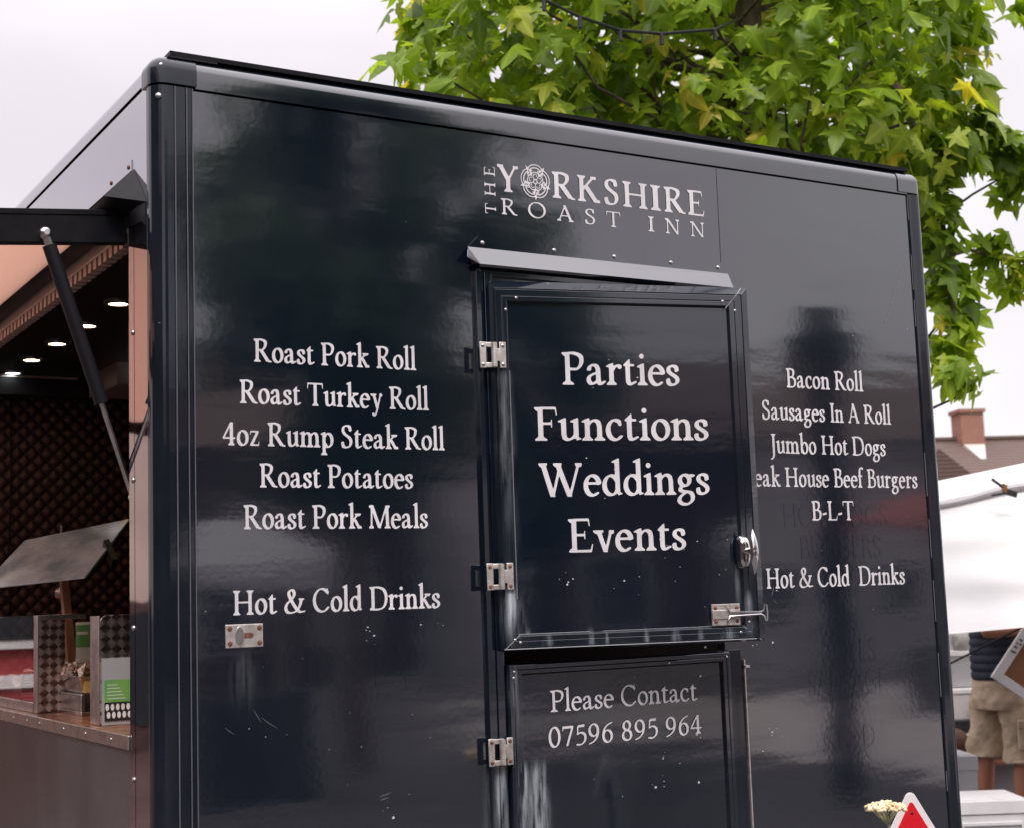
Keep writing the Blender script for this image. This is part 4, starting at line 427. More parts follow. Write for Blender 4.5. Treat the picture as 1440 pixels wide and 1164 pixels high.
while z<2.6:
    dz=rw.uniform(.02,.14); 
    if rw.random()<.6: g.tube([(2.0462,-.0026,z),(2.0464,-.0026,z+dz)],.0009,4)
    z+=dz+rw.uniform(.01,.1)
tag(tp(g,'sealant_traces',mat('worn_sealant',(.17,.17,.18),.6)),kind='stuff')
# rolled top rails and corner caps
def rail(path,d,name):
    return tp(MB().prism(path,d,True),name,navy_rail)
zr=[(0,2.652)]+[(.030-.034*math.cos(R(a)),2.688+.030*math.sin(R(a))) for a in range(0,91,9)]+[(.06,2.718),(.06,2.652)]
rail([(.05,a if i else -.004,b) for i,(a,b) in enumerate(zr)],(1.995,0,0),'top_rail')
sr=[(-.039,2.666)]+[(-.005-.034*math.cos(R(a)),2.688+.030*math.sin(R(a))) for a in range(0,91,9)]+[(.03,2.718),(.03,2.666)]
tp(MB().prism([(a,.036,b) for a,b in sr],(0,3.02,0),True),'top_rail',side)
def cap(sx,ox):     # rounded cap over a corner
    mb=MB(); rings=[]
    for a in [-1]+list(range(0,91,10)):
        ins=.031*(1-math.cos(R(max(a,0)))); z=2.656 if a<0 else 2.687+.031*math.sin(R(a))
        r=.034; cx,cy=.03,.03
        pts=[(-.042+ins,.06)]+[(-.042+r+(-r+ins)*math.cos(R(b)),-.007+r-(r-ins)*math.sin(R(b))) for b in range(0,91,10)]+[(.052,-.007+ins),(.052,.06)]
        rings.append([(ox+sx*x,y,z) for x,y in pts])
    mb.loft(rings); return mb
tp(cap(1,0),'corner_cap',navy_trim); tp(cap(-1,2.0635),'corner_cap',navy_rail)
scr=MB(); scr.dome((-.026,-.0008,2.628),(-.55,-.8,0),.0062,.003)
tp(scr,'screw',bright)
sx=MB()
for z in [2.628-.0,2.1,1.7,1.4]: pass
tp(MB().box(.0,2.062,.004,3.06,2.7185,2.7285),'roof',black)
tp(MB().box(-.005,.1,.004,.012,2.7145,2.7180).box(.1,2.05,.005,.010,2.7185,2.7188),'roof_sealant',rubber)
# ---- rain hood over the door
h=MB()
h.prism([(.702,-.0015,2.407),(1.391,-.0015,2.404),(1.410,-.0015,2.379),(.674,-.0015,2.380)],(0,-.0025,0))
HOOD=tp(h,'rain_hood',navy)
h=MB(); h.prism([(.674,-.004,2.381),(1.410,-.004,2.3795),(1.406,-.028,2.3395),(.691,-.028,2.3385)],(0,.0025,.0012))
h.prism([(.674,-.004,2.380),(.660,-.026,2.352),(.690,-.028,2.338),(.684,-.004,2.342)],(.0018,0,0))
h.prism([(.691,-.028,2.338),(1.406,-.028,2.339),(1.406,-.026,2.334),(.691,-.026,2.333)],(0,.0018,0))
tp(h,'hood_canopy',hood_paint,HOOD)
screws([(x,-.004,2.393) for x in (.712,.902,1.070,1.236,1.380)],(0,-1,0),.0052,.0028,bright,HOOD)
# ---- door jamb
j=MB().box(.688,.707,-.012,0,.60,2.325).box(.7085,.727,-.014,0,.60,2.325).box(.700,1.40,-.010,0,2.318,2.337)
tp(j,'door_jamb',navy_low,None,.0012)
tp(MB().box(1.3465,1.366,-.008,0,.60,1.462).box(1.368,1.388,-.0045,0,.60,1.462),'door_jamb',navy_trim,None,.001)
e=MB().box(1.3945,1.3985,-.007,0,.60,1.437).box(1.3945,1.408,-.012,0,1.418,1.424)
tp(e,'edge_strip',zinc,None,.0006)
dk=MB().box(.73,1.36,.30,.31,.55,2.4)
# ---- doors
def frame_loft(x0,x1,z0,z1,prof):
    mb=MB(); rings=[[(x0+l,y,z0+b),(x1-r,y,z0+b),(x1-r,y,z1-t),(x0+l,y,z1-t)] for l,r,t,b,y in prof]
    return mb.loft(rings,caps=False,smooth=False)
def hinge(mb,scr_,kn,c):   # two notched leaves, their arms and the knuckle
    x,y,z=c
    for s in (-1,1):
        mb.box(x+s*.0225-.0075,x+s*.0225+.0075,y-.003,y,z-.029,z+.029)
        for q in (-1,1): scr_.dome((x+s*.0225,y-.003,z+q*.021),(0,-1,0),.0042,.0022)
    for q in (-1,1):
        mb.box(x-.016,x+.008,y-.004,y,z+q*.0225-.0055,z+q*.0225+.0055)
    mb.box(x-.002,x+.016,y-.0042,y-.001,z-.0145,z+.0145)
    kn.tube([(x+.002,y-.006,z-.027),(x+.002,y-.006,z+.027)],.0068,10)
HX,HY=.712,-.04
DOOR=MB().box(.030,.580,.0085,.040,1.52,2.27).build('upper_door',navy_door,TR,(0,0,0),0,(HX-T[0],HY-T[1],0)); DOOR.rotation_euler=(0,0,R(-14))
pf=[(0,0,0,0,.042),(0,0,0,0,.030),(.004,.028,.022,.006,0),(.0052,.0294,.0234,.0075,.003),(.007,.031,.025,.009,0),(.021,.047,.038,.022,0),(.022,.048,.039,.023,.0016),(.023,.049,.040,.024,0),(.033,.061,.050,.033,0),(.037,.066,.055,.037,.0095)]
frame_loft(0,.632,1.487,2.306,pf).build('door_frame',navy_frame,DOOR,bevel=.0008)
w=MB(); w.tube([(.002,.001,1.4925),(.596,.001,1.4925)],.0011,5); w.tube([(.037,.007,1.524),(.20,.007,1.524)],.0009,4); w.tube([(.23,.007,1.524),(.562,.007,1.524)],.0007,4); w.tube([(.004,.0005,1.493),(.037,.0,1.522)],.001,4); w.tube([(.611,.004,1.489),(.565,.0,1.521)],.001,4); w.tube([(.592,.001,2.284),(.562,.001,2.251)],.0014,4); w.tube([(.6155,.026,2.304),(.593,.001,2.284)],.001,4); w.tube([(.037,.008,1.6),(.037,.008,2.1)],.0006,4)
w.build('edge_wear',mat('worn_edge',(.30,.31,.33),.5),DOOR)
screws([(u,0,z) for u,z in ((.026,1.512),(.038,1.506),(.58,1.53),(.558,1.508),(.055,2.262),(.03,2.235),(.555,2.266),(.585,2.245))],(0,-1,0),.0036,.002,bright,DOOR,(0,0,0))
for t_,a,b,z in (('Parties',.159,.441,2.069),('Functions',.090,.506,1.945),('Weddings',.095,.502,1.8215),('Events',.159,.438,1.6975)):
    line(t_,'door',a,b,z,.0735,.0072,DOOR,'door_lettering')
sp=MB()
for u,z,k,s in ((.42,1.70,9,.03),(.47,1.68,5,.03),(.15,1.64,5,.01),(.30,1.60,5,.03),(.25,1.87,9,.05),(.52,1.62,9,.05),(.3,2.2,9,.15),(.3,1.55,5,.1)):
    for i in range((k+1)//2 if s>.02 else k): speck(sp,u+rnd.gauss(0,s),.0075,z+rnd.gauss(0,s),rnd.choice((.0009,.0013,.0018,.0028)))
tag(sp.build('paint_specks',bpy.data.materials['pale_specks'],DOOR),kind='stuff')
for z in (2.132,1.649):
    a,b,c=MB(),MB(),MB(); hinge(a,b,c,(-.004,-.003,z)); a.v+=[]; 
    o=len(a.v); a.v+=c.v; a.f+=[tuple(i+o for i in f) for f in c.f]; a.sm+=c.sm
    a.build('hinge',zinc,DOOR,bevel=.0012)
    screws([(-.004+s*.0225,-.006,z+q*.021) for s in(-1,1) for q in(-1,1)],(0,-1,0),.0042,.0022,rust if z<2 else bright,DOOR,(0,0,0))
# T handle
k=MB(); rings=[]
for y,s in ((0,1),(-.010,.98),(-.018,.86),(-.021,.6)):
    rings.append([(.570+.0145*s*math.copysign(abs(math.cos(a))**.65,math.cos(a)),y,1.688+.038*s*math.copysign(abs(math.sin(a))**.75,math.sin(a))) for a in [2*math.pi*(i+.5)/22 for i in range(22)]])
k.loft(rings); k.tube([(.576,-.018,1.690),(.580,-.036,1.690)],.0085,10)
HND=k.build('door_handle',chrome,DOOR)
k=MB(); rings=[]
for i in range(15):
    q=i/14*2-1; z=1.687+q*.052; r=max(.0012,(1-abs(q)**2.2))
    rings.append([(.5815+.0100*r*math.cos(a),-.038-.006*r*math.sin(a)-.004*(1-q*q),z) for a in [2*math.pi*m/12 for m in range(12)]])
k.loft(rings); k.build('handle_lever',chrome,HND); k=MB().dome((.5815,-.046,1.687),(0,-1,0),.0062,.002,14); k.build('key_lock',bright,HND)
k=MB().box(.5807,.5823,-.0488,-.0478,1.683,1.691); k.build('keyhole',rubber,HND)
# sliding bolt
k=MB().box(.488,.557,-.003,.002,1.525,1.573).box(.488,.556,-.0065,-.003,1.5395,1.5595); BOLT=k.build('bolt_plate',zinc,DOOR,bevel=.001)
k=MB(); 
k.tube([(.522,-.008,1.572),(.523,-.010,1.566),(.529,-.010,1.5535),(.605,-.010,1.552),(.612,-.011,1.556),(.6145,-.012,1.570),(.618,-.012,1.568),(.6195,-.012,1.548),(.618,-.012,1.533),(.6145,-.012,1.532),(.612,-.011,1.543),(.605,-.010,1.547),(.529,-.010,1.545),(.523,-.010,1.534),(.522,-.008,1.527)],.0023,7)
k.build('bolt_rod',bright,DOOR)
screws([(u,-.003,z) for u in (.497,.549) for z in (1.534,1.564)],(0,-1,0),.0045,.002,rust,DOOR,(0,0,0))
# lower door
LOW=tp(MB().box(.76,1.33,-.012,.03,.63,1.44),'lower_door',navy_low)
pf=[(0,0,0,0,.02),(0,0,0,0,-.012),(.003,.003,.003,.003,-.020),(.012,.012,.012,.012,-.020),(.013,.013,.013,.013,-.018),(.014,.014,.014,.014,-.020),(.032,.024,.022,.03,-.020),(.035,.028,.026,.034,-.011)]
tp(frame_loft(.733,1.3445,.605,1.460,pf),'door_frame',navy_low,LOW,.0008)
for t_,a,b,z,c in (('Please Contact',.841,1.245,1.351,.0465),('07596 895 964',.833,1.252,1.275,.0445)): line(t_,'phone',a,b,z,c,-.0138,LOW,'door_lettering',org=T)
a,b,c=MB(),MB(),MB(); hinge(a,b,c,(.705,-.024,1.277)); o=len(a.v); a.v+=c.v; a.f+=[tuple(i+o for i in f) for f in c.f]; a.sm+=c.sm
tp(a,'hinge',zinc,LOW,.0012)
screws([(.705+s*.0225,-.027,1.277+q*.021) for s in(-1,1) for q in(-1,1)],(0,-1,0),.0042,.0022,rust,LOW)
sp=MB()
for x,z,k,s in ((1.14,1.235,4,.006),(1.13,1.19,3,.02),(1.25,1.26,3,.01),(1.05,1.1,8,.1),(1.2,1.35,6,.1)):
    for i in range(k): speck(sp,x+rnd.gauss(0,s),-.0128,z+rnd.gauss(0,s),rnd.choice((.0009,.0014,.0022,.004)))
tag(tp(sp,'paint_specks',bpy.data.materials['pale_specks'],LOW),kind='stuff')
screws([(x,-.020,z) for x,z in ((.746,1.43),(1.332,1.447),(.748,1.443))],(0,-1,0),.0036,.002,bright,LOW)
# slot plate details
screws([(x,-.0035,z) for x in (.111,.1725) for z in (1.5315,1.5605)],(0,-1,0),.0052,.0018,rust,SLOT)
k=MB(); k.prism([(.131+.0095*math.cos(a),-.0037,1.547+.018*math.sin(a)) for a in [2*math.pi*i/20 for i in range(20)]],(0,-.0018,0)); tp(k,'slot_plate_boss',steel,REAR,.0008)
k=MB(); k.prism([(.139,-.0038,1.5415),(.155,-.0038,1.5415)]+[(.155+.005*math.cos(a),-.0038,1.5465+.005*math.sin(a)) for a in [R(d) for d in range(-90,91,20)]]+[(.155,-.0038,1.5515),(.139,-.0038,1.5515)],(0,-.0005,0)); tp(k,'slot_hole',rust,REAR)
# ---- serving side (x=-0.035)
X0,X1=-.035,-.005
tp(MB().box(X0,X1,.037,.139,.55,2.457).box(X0,X1,.1425,.178,.55,2.457).box(X0+.004,X1,.139,.1425,.55,2.457),'side_pillar',side)
screws([(X0,.150,z) for z in (2.169,1.866,1.568,1.27)],(-1,0,0),.006,.004,bright,TR,T,'bolt')
tp(MB().box(X0,X1,.037,3.056,2.4575,2.6615),'side_panel',side)
tp(MB().box(X0,X1,.178,3.056,.55,1.326),'side_panel',sidelow)
tp(MB().box(X0,X1,2.95,3.056,1.326,2.4575),'side_pillar',side)
tp(MB().box(2.06,2.096,.06,3.056,.55,2.66),'side_panel',navy)
tp(MB().box(-.005,2.06,3.026,3.056,.55,2.66),'front_panel',navy)
tp(MB().box(-.0395,X0,.178,2.95,1.326,1.3545),'counter_edge',steel,None,.0015)
screws([(-.0395,y,1.340) for y in (.30,.50,.69,.92,1.05,1.2,1.5,1.9,2.3,2.7)],(-1,0,0),.004,.002,bright,TR)
tp(MB().box(X0+.001,.60,.06,2.95,1.335,1.352),'counter',copper)
# opening head: rail, fluted strip
hr=MB().box(-.0345,-.004,.178,2.95,2.390,2.424).box(-.030,-.004,.178,2.95,2.424,2.4572)
tp(hr,'hatch_rail',alu,None,.002)
k=MB()
for i in range(66): k.box(-.032,-.008,.19+i*.042,.19+i*.042+.024,2.366,2.3895)
tp(k,'fluted_strip',alu)
# drip gutter
k=MB(); k.loft([[(-.0355,.137,2.512),(-.094,.152,2.452),(-.0355,.046,2.420)],[(-.0355,2.99,2.512),(-.094,2.99,2.452),(-.0355,2.99,2.442)]],smooth=False)
tp(k,'drip_gutter',black)
k=MB().box(-.0372,X0,.15,2.99,2.512,2.535)
tp(k,'gutter_flange',side)
screws([(-.0372,y,2.524) for y in (.17,.30,.62,1.0)],(-1,0,0),.005,.003,rust,TR)
tp(MB().prism([(-.036,.045,2.418),(-.036,.178,2.43),(-.036,.178,2.395),(-.036,.07,2.385),(-.036,.045,2.37)],(-.004,0,0)),'hatch_reflection_plate',black)  # black plate added for the hatch frame's dark reflection in the pillar
# raised hatch
ha=Vector((-1,0,-.088)).normalized(); hn=Vector((-.088,0,1)).normalized()
def hp(s,y,t): q=Vector((-.040,0,2.438))+ha*s+hn*t; return (q.x,y,q.z)
def hbox(mb,s0,s1,y0,y1,t0,t1): return mb.add([hp(s,y,t) for t in(t0,t1) for s,y in((s0,y0),(s1,y0),(s1,y1),(s0,y1))],[(0,3,2,1),(4,5,6,7),(0,1,5,4),(1,2,6,5),(2,3,7,6),(3,0,4,7)])
k=MB(); hbox(k,0,1.12,.190,.196,-.012,0); hbox(k,0,1.12,.192,.222,-.070,-.012); hbox(k,0.0,.050,.222,2.90,-.022,0); hbox(k,1.08,1.12,.222,2.90,-.070,0); hbox(k,0,1.12,2.90,2.93,-.070,0)
HATCH=tp(k,'serving_hatch',black,None,.001)
k=MB(); hbox(k,.050,1.08,.222,2.90,-.020,-.012); tp(k,'hatch_board',grp,HATCH)
k=MB(); hbox(k,0,1.12,.186,2.935,.0005,.006); 
# gas struts
for y0,y1 in ((.205,.176),(2.80,2.78)):
    a=Vector((-.020,y0,1.835)); b=Vector(hp(.172,y1,-.055)); d=b-a
    g=MB().tube([a+d*.36,a+d*.955],.0145,14); G_=tp(g,'gas_strut',rubber)
    g=MB().tube([a,a+d*.37],.0055,8); g.ball(a,.010,.010,.010); tp(g,'strut_rod',steel,G_)
    g=MB().tube([a+d*.95,a+d*.985],.0085,8); g.ball(b,.013,.013,.013); g.tube([b+Vector((0,-.014,0)),b+Vector((0,.02,0))],.006,8); tp(g,'strut_joint',steel,G_)
# ---- inside
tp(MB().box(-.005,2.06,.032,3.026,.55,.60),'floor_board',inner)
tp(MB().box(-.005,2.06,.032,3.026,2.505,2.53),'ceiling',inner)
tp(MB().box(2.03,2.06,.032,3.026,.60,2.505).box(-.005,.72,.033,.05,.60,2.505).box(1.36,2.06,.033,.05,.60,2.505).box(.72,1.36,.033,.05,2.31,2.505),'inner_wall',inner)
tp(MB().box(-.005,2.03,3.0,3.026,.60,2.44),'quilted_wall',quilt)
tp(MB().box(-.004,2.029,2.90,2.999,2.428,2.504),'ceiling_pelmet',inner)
tp(MB().box(-.004,.56,2.892,2.90,2.492,2.500),'pelmet_strip',alu)
tp(MB().box(.60,1.3,2.50,2.88,2.42,2.504),'extractor_box',alu)
for i,(x,y,m) in enumerate(((.308,1.46,lampw),(.314,1.835,lampw),(.308,2.185,lampw),(.306,2.54,lampw),(.31,2.86,lampc),(.74,2.45,lampc))):
    z=2.505 if i<5 else 2.42
    g=MB(); n=20; g.loft([[(x+r*math.cos(2*math.pi*k/n),y+r*math.sin(2*math.pi*k/n),zz) for k in range(n)] for r,zz in((.042,z),(.041,z-.006),(.030,z-.007),(.028,z-.002))],caps=False); DL=tp(g,'downlight',bright)
    g=MB(); g.prism([(x+.0275*math.cos(2*math.pi*k/n),y+.0275*math.sin(2*math.pi*k/n),z-.004) for k in range(n)],(0,0,.003)); tp(g,'lamp_disc',m,DL)
# running gear below the frame
g=MB().box(.25,.33,.1,3.0,.42,.5495).box(1.73,1.81,.1,3.0,.42,.5495).box(.2,1.9,1.5,1.6,.30,.42); tp(g,'chassis',black)
for x in (-.0,1.86):
    g=MB(); rg=[[(x+dx,1.55+r*math.cos(a),.30+r*math.sin(a)) for a in [2*math.pi*i/28 for i in range(28)]] for dx,r in((0,.17),(.0,.27),(.02,.30),(.16,.30),(.18,.27),(.18,.17))]
    WH=tp(g.loft(rg,caps=False),'wheel',rubber); g=MB(); g.prism([(x+.03,1.55+.175*math.cos(2*math.pi*i/28),.30+.175*math.sin(2*math.pi*i/28)) for i in range(28)],(.11,0,0)); tp(g,'wheel_rim',steel,WH)
g=MB()
for x in (.2,1.86): g.box(x-.03,x+.03,.12,.18,.02,.42).box(x-.08,x+.08,.07,.23,0,.02)
tp(g,'stabiliser_legs',steel)
# ---------------------------------------------------------------- things on the counter
def plate(y,x0,x1,z0,z1,r): # end plate facing the rear, rounded upper outer corner
    return [(x0,y,z0),(x1,y,z0),(x1,y,z1)]+[(x0+r-r*math.sin(R(a)),y,z1-r+r*math.cos(R(a))) for a in range(0,91,15)]
D1=thing('food_display','long glass food display with swirl patterned steel end plate, standing on the serving counter','display case',(.05,1.6,1.352))
oD=(.05,1.6,1.352)
MB().prism(plate(1.10,.0,.066,1.353,1.598,.004),(0,.004,0)).build('end_plate',swirl,D1,oD,.001)
MB().box(-.004,.0,1.098,1.14,1.353,1.600).box(0,.12,1.098,1.112,1.588,1.600).build('end_flange',steel,D1,oD,.001)
MB().box(-.002,.004,1.14,2.7,1.378,1.596).build('front_glass',glass,D1,oD)
MB().box(-.006,.010,1.14,2.7,1.353,1.378).build('bottom_rail',steel,D1,oD,.001)
MB().box(.0,.10,1.14,2.7,1.596,1.600).build('top_glass',glass,D1,oD)
def leaflet(mb_parent,org,y,x0,x1,z0,z1,zc):
    MB().box(x0,x1,y-.001,y,zc,z1).build('leaflet',card_g,mb_parent,org)
    MB().box(x0,x1,y-.001,y,z0,zc).build('leaflet_band',card_b,mb_parent,org)
    g=MB(); n=6
    for r in range(2):
        for i in range(n):
            cx=x0+(x1-x0)*(i+.5+.25*r)/(n+.3); cz=zc-(zc-z0)*(.27+.42*r); g.prism([(cx+.0042*math.cos(a),y-.0014,cz+.0075*math.sin(a)) for a in [2*math.pi*k/10 for k in range(10)]],(0,.0003,0))
    for i in range(5): g.box(x0+.006,x0+(x1-x0)*(.4+.06*i),y-.0014,y-.0011,z1-.012-i*.0075,z1-.0105-i*.0075)
    g.build('leaflet_print',card_w,mb_parent,org)
D2=thing('leaflet_stand','swirl patterned steel stand holding a green leaflet, next to the side pillar','leaflet stand',(.05,.54,1.352)); o2=(.05,.54,1.352)
MB().prism(plate(.53,.0,.11,1.353,1.596,.018),(0,.004,0)).build('back_plate',swirl,D2,o2,.001)
MB().box(.004,.108,.522,.529,1.353,1.50).build('clear_pocket',clearp,D2,o2)
MB().box(-.003,.0,.528,.60,1.353,1.594).build('side_flange',steel,D2,o2,.001)
leaflet(D2,o2,.521,.008,.082,1.362,1.452,1.403)
D3=thing('leaflet_card','small green leaflet propped behind the display glass','leaflet',(.03,1.32,1.353)); o3=(.03,1.32,1.353)
leaflet(D3,o3,1.30,.006,.05,1.362,1.452,1.403); MB().box(.006,.05,1.30,1.312,1.353,1.362).build('card_foot',steel,D3,o3)
# drum with green label
def lathe(mb,c,prof,n=28): return mb.loft([[(c[0]+r*math.cos(2*math.pi*k/n),c[1]+r*math.sin(2*math.pi*k/n),c[2]+z) for k in range(n)] for r,z in prof])
oc=(.178,1.31,1.352)
D4=thing('food_tub','round food tub with green label on a steel stand behind the foil tray','tub',oc)
lathe(MB(),(oc[0],oc[1],1.469),[(.030,.0),(.031,.004),(.031,.012),(.030,.013)]).build('tub_base',tubwhite,D4,oc)
lathe(MB(),(oc[0],oc[1],1.482),[(.0295,0),(.0298,.034)]).build('tub_body',tubwhite,D4,oc)
lathe(MB(),(oc[0],oc[1],1.510),[(.0303,0),(.0303,.060)]).build('tub_label',green,D4,oc)
lathe(MB(),(oc[0],oc[1],1.570),[(.031,0),(.031,.006),(.027,.008)]).build('tub_lid',tubwhite,D4,oc)
g=MB(); 
for i in range(7): 
    a=R(200+i*9); g.obox((oc[0]+.0306*math.cos(a),oc[1]+.0306*math.sin(a),1.548),(.0018*math.sin(a),-.0018*math.cos(a),0),(.0003*math.cos(a),.0003*math.sin(a),0),(0,0,.004))
g.build('label_print',card_w,D4,oc)
MB().box(.13,.235,1.26,1.36,1.352,1.469).build('tub_stand',steel,D4,oc,.002)
# foil trays
def tray(name,label,c,L,Wd,H,seed,m=foil):
    t=thing(name,label,'tray',c,group='foil trays on the counter'); rr=random.Random(seed)
    MB().loft([[(c[0]+sx*Wd*k,c[1]+sy*L*k,c[2]+z) for sx,sy in((-.5,-.5),(.5,-.5),(.5,.5),(-.5,.5))] for k,z in((.86,0),(1,H),(1.06,H),(1.06,H+.003),(.98,H+.002),(.84,.006))],smooth=False).build('tray_pan',steel,t,c,.001)
    bm_=MB(); n=12; P=[[(c[0]+(i/(n-1)-.5)*Wd,c[1]+(j_/(n-1)-.5)*L,c[2]+H*.85+rr.uniform(-.008,.034)+.016*math.sin(i*1.3)*math.cos(j_)) for i in range(n)] for j_ in range(n)]
    bm_.loft(P,closed=False,caps=False,smooth=False); bm_.build('foil_lining',m,t,c); return t
tray('foil_tray','foil covered roasting tray beside the green tub',(.14,1.06,1.405),.30,.17,.04,1)
tray('foil_tray','crumpled foil tray inside the glass display',(.12,1.7,1.353),.6,.17,.05,2)
g=MB().box(.055,.26,.90,1.20,1.352,1.362).box(.055,.065,.90,1.20,1.362,1.404).box(.25,.26,.90,1.20,1.362,1.404); tag(g.build('tray_rack',steel,None,(0,0,0),.002),'low steel rack under the foil covered roasting tray','rack')
# post and tilted guard
q=[Vector(v) for v in ((.176,2.05,1.839),(.322,1.40,1.866),(.129,1.15,1.696),(-.013,1.80,1.683))]
og=(.12,1.3,1.352)
GD=thing('carvery_guard','tilted metal guard plate with a painted hazy reflection, on a wooden post above the serving counter','guard',og)
nn=(q[1]-q[0]).cross(q[3]-q[0]).normalized()*.004
MB().prism(q,nn).build('guard_plate',plate_reflection,GD,og,.0008)
g=MB().tube([q[1]+nn*2,q[2]+nn*2],.006,8); g.obox((q[1]*.45+q[2]*.55)-Vector((-.012,0,.012)),(.008,0,.002),(0,.045,.03),(0,-.008,.012)); g.build('guard_bracket',black,GD,og,.001)
MB().prism([(.142,1.45,1.712),(.164,1.45,1.712),(.196,1.45,1.352),(.172,1.45,1.352)],(0,.03,0)).build('guard_post',wood,GD,og,.002)

g=MB().box(.075,.215,.93,1.02,1.4515,1.4575); tag(g.build('wooden_board',wood,None,bevel=.002),'small wooden serving board lying on the foil covered tray','board')
g=MB().box(.066,.105,.905,.945,1.4055,1.436); tag(g.build('butter_block',mat('butter_yellow',(.62,.42,.10),.5),None,bevel=.003),'yellow block on the rack at the end of the foil tray','block')
TG=thing('serving_tongs','steel serving tongs lying across the crumpled foil in the display','tongs',(.12,1.55,1.41))
for s_ in (-1,1): MB().tube([(-.03,.0+s_*.004,.012),(.02,.04+s_*.014,.012),(.05,.11+s_*.018,.010)],.004,6).build('arm',steel,TG)
CT=thing('crockery_stack','stack of white paper plates deeper on the counter, behind the display','plates',(.40,2.15,1.352)); 
for i in range(9): lathe(MB(),(0,0,i*.011),[(.05,0),(.075,.006),(.092,.012),(.092,.014),(.073,.008),(.01,.003)]).build('plate',plastic,CT)
LB=thing('ladle','steel ladle hanging on the quilted wall','ladle',(.52,2.992,1.92)); MB().tube([(0,-.012,.02),(0,-.008,-.22)],.005,6).ball((0,-.03,-.24),.035,.022,.03).build('ladle_bowl',steel,LB)
CBL=MB().tube([(.33,2.994,2.42),(.335,2.99,2.1),(.325,2.99,1.8),(.34,2.99,1.5)],.003,6); tag(CBL.build('wall_cable',rubber),'thin cable running down the quilted wall inside the trailer','cable')
# ---------------------------------------------------------------- foliage
LEAF_H=[(.0,.0),(.17,-.07),(.40,-.11),(.34,.05),(.24,.17),(.44,.22),(.64,.43),(.42,.45),(.25,.48),(.26,.62),(.15,.84),(0,1.04)]
LV=[(0,.30)]+LEAF_H+[(-x,y) for x,y in LEAF_H[1:-1]]
nH=len(LEAF_H); LF=[]
for i in range(nH-1): LF.append((0,1+i,2+i))
left=[1]+[1+nH+i for i in range(nH-2)]+[nH]
for i in range(len(left)-1): LF.append((0,left[i+1],left[i]))
LV=np.array(LV); LF=np.array(LF)
def leaves(name,P,Nrm,Dr,size,tone,m,parent,org):
    """one crown mesh of lobed leaves: P position, Nrm leaf normal, Dr tip direction"""
    n=len(P); Dr=Dr-Nrm*(Dr*Nrm).sum(1)[:,None]; Dr/=np.linalg.norm(Dr,axis=1)[:,None]+1e-9; Sd=np.cross(Dr,Nrm)
    rs=np.random.RandomState(len(P)); fold=rs.uniform(.0,.6,n); drp=rs.uniform(-.1,.85,n); tw=rs.uniform(-.25,.25,n)
    x=LV[:,0][None,:]*rs.uniform(.85,1.1,n)[:,None]; y=np.repeat(LV[:,1][None,:],n,0)
    z=-fold[:,None]*np.abs(x)-drp[:,None]*y**2+tw[:,None]*x*y-rs.uniform(-.1,.5,n)[:,None]*x**2+rs.normal(0,.02,(n,1))*np.sin(9*x+7*y)
    V=P[:,None,:]+(Sd[:,None,:]*x[...,None]+Dr[:,None,:]*y[...,None]+Nrm[:,None,:]*z[...,None])*size[:,None,None]
    V=V.reshape(-1,3)-np.array(org); k=len(LV); F=(LF[None]+(np.arange(n)*k)[:,None,None]).reshape(-1)
    me=bpy.data.meshes.new(name); me.vertices.add(len(V)); me.vertices.foreach_set('co',V.astype(np.float32).ravel())
    me.loops.add(len(F)); me.loops.foreach_set('vertex_index',F.astype(np.int32)); nf=len(F)//3
    me.polygons.add(nf); me.polygons.foreach_set('loop_start',np.arange(0,len(F),3,dtype=np.int32)); me.update(calc_edges=True)
    at=me.attributes.new('tone','FLOAT','POINT'); at.data.foreach_set('value',np.repeat(tone,k).astype(np.float32))
    vv=np.zeros(k,np.float32); vv[[0,1,3,7,12,14,18]]=1
    av=me.attributes.new('vein','FLOAT','POINT'); av.data.foreach_set('value',np.tile(vv,n))
    me.materials.append(m); o=bpy.data.objects.new(name,me); COL.objects.link(o); o.parent=parent; return o
def boughs(blobs,dens,size,seed,center):
    rs=np.random.RandomState(seed); P=[];N=[];D=[];Sz=[];T_=[]
    for (x,y,z,r,*k) in blobs:
        n=int(dens*(r/.35)**2*(k[0] if k else 1)); c=np.array([x,y,z]); bt=rs.uniform(-.22,.22)
        d=rs.normal(size=(n,3)); d/=np.linalg.norm(d,axis=1)[:,None]; rad=r*rs.uniform(.25,1.08,n)**.6
        p=c+d*rad[:,None]*np.array([1,1,.85]); out=p-np.array(center); out/=np.linalg.norm(out,axis=1)[:,None]
        nr=out*.55+np.array([0,0,.75])+d*.30+rs.normal(size=(n,3))*.42; nr/=np.linalg.norm(nr,axis=1)[:,None]
        dr=out*.5+np.array([0,0,-.9])+rs.normal(size=(n,3))*.5
        P.append(p);N.append(nr);D.append(dr);Sz.append(size*rs.uniform(.45,1.25,n)); T_.append(np.clip(.42+bt+rs.normal(size=n)*.20+(rs.uniform(size=n)>.975)*.4,0,1))
    return [np.concatenate(a) for a in (P,N,D,Sz,T_)]
def wob(a,b,n,amp,rs): 
    a,b=Vector(a),Vector(b); return [a.lerp(b,i/n)+Vector((rs.gauss(0,amp),rs.gauss(0,amp),rs.gauss(0,amp)))*(1 if 0<i<n else 0) for i in range(n+1)]
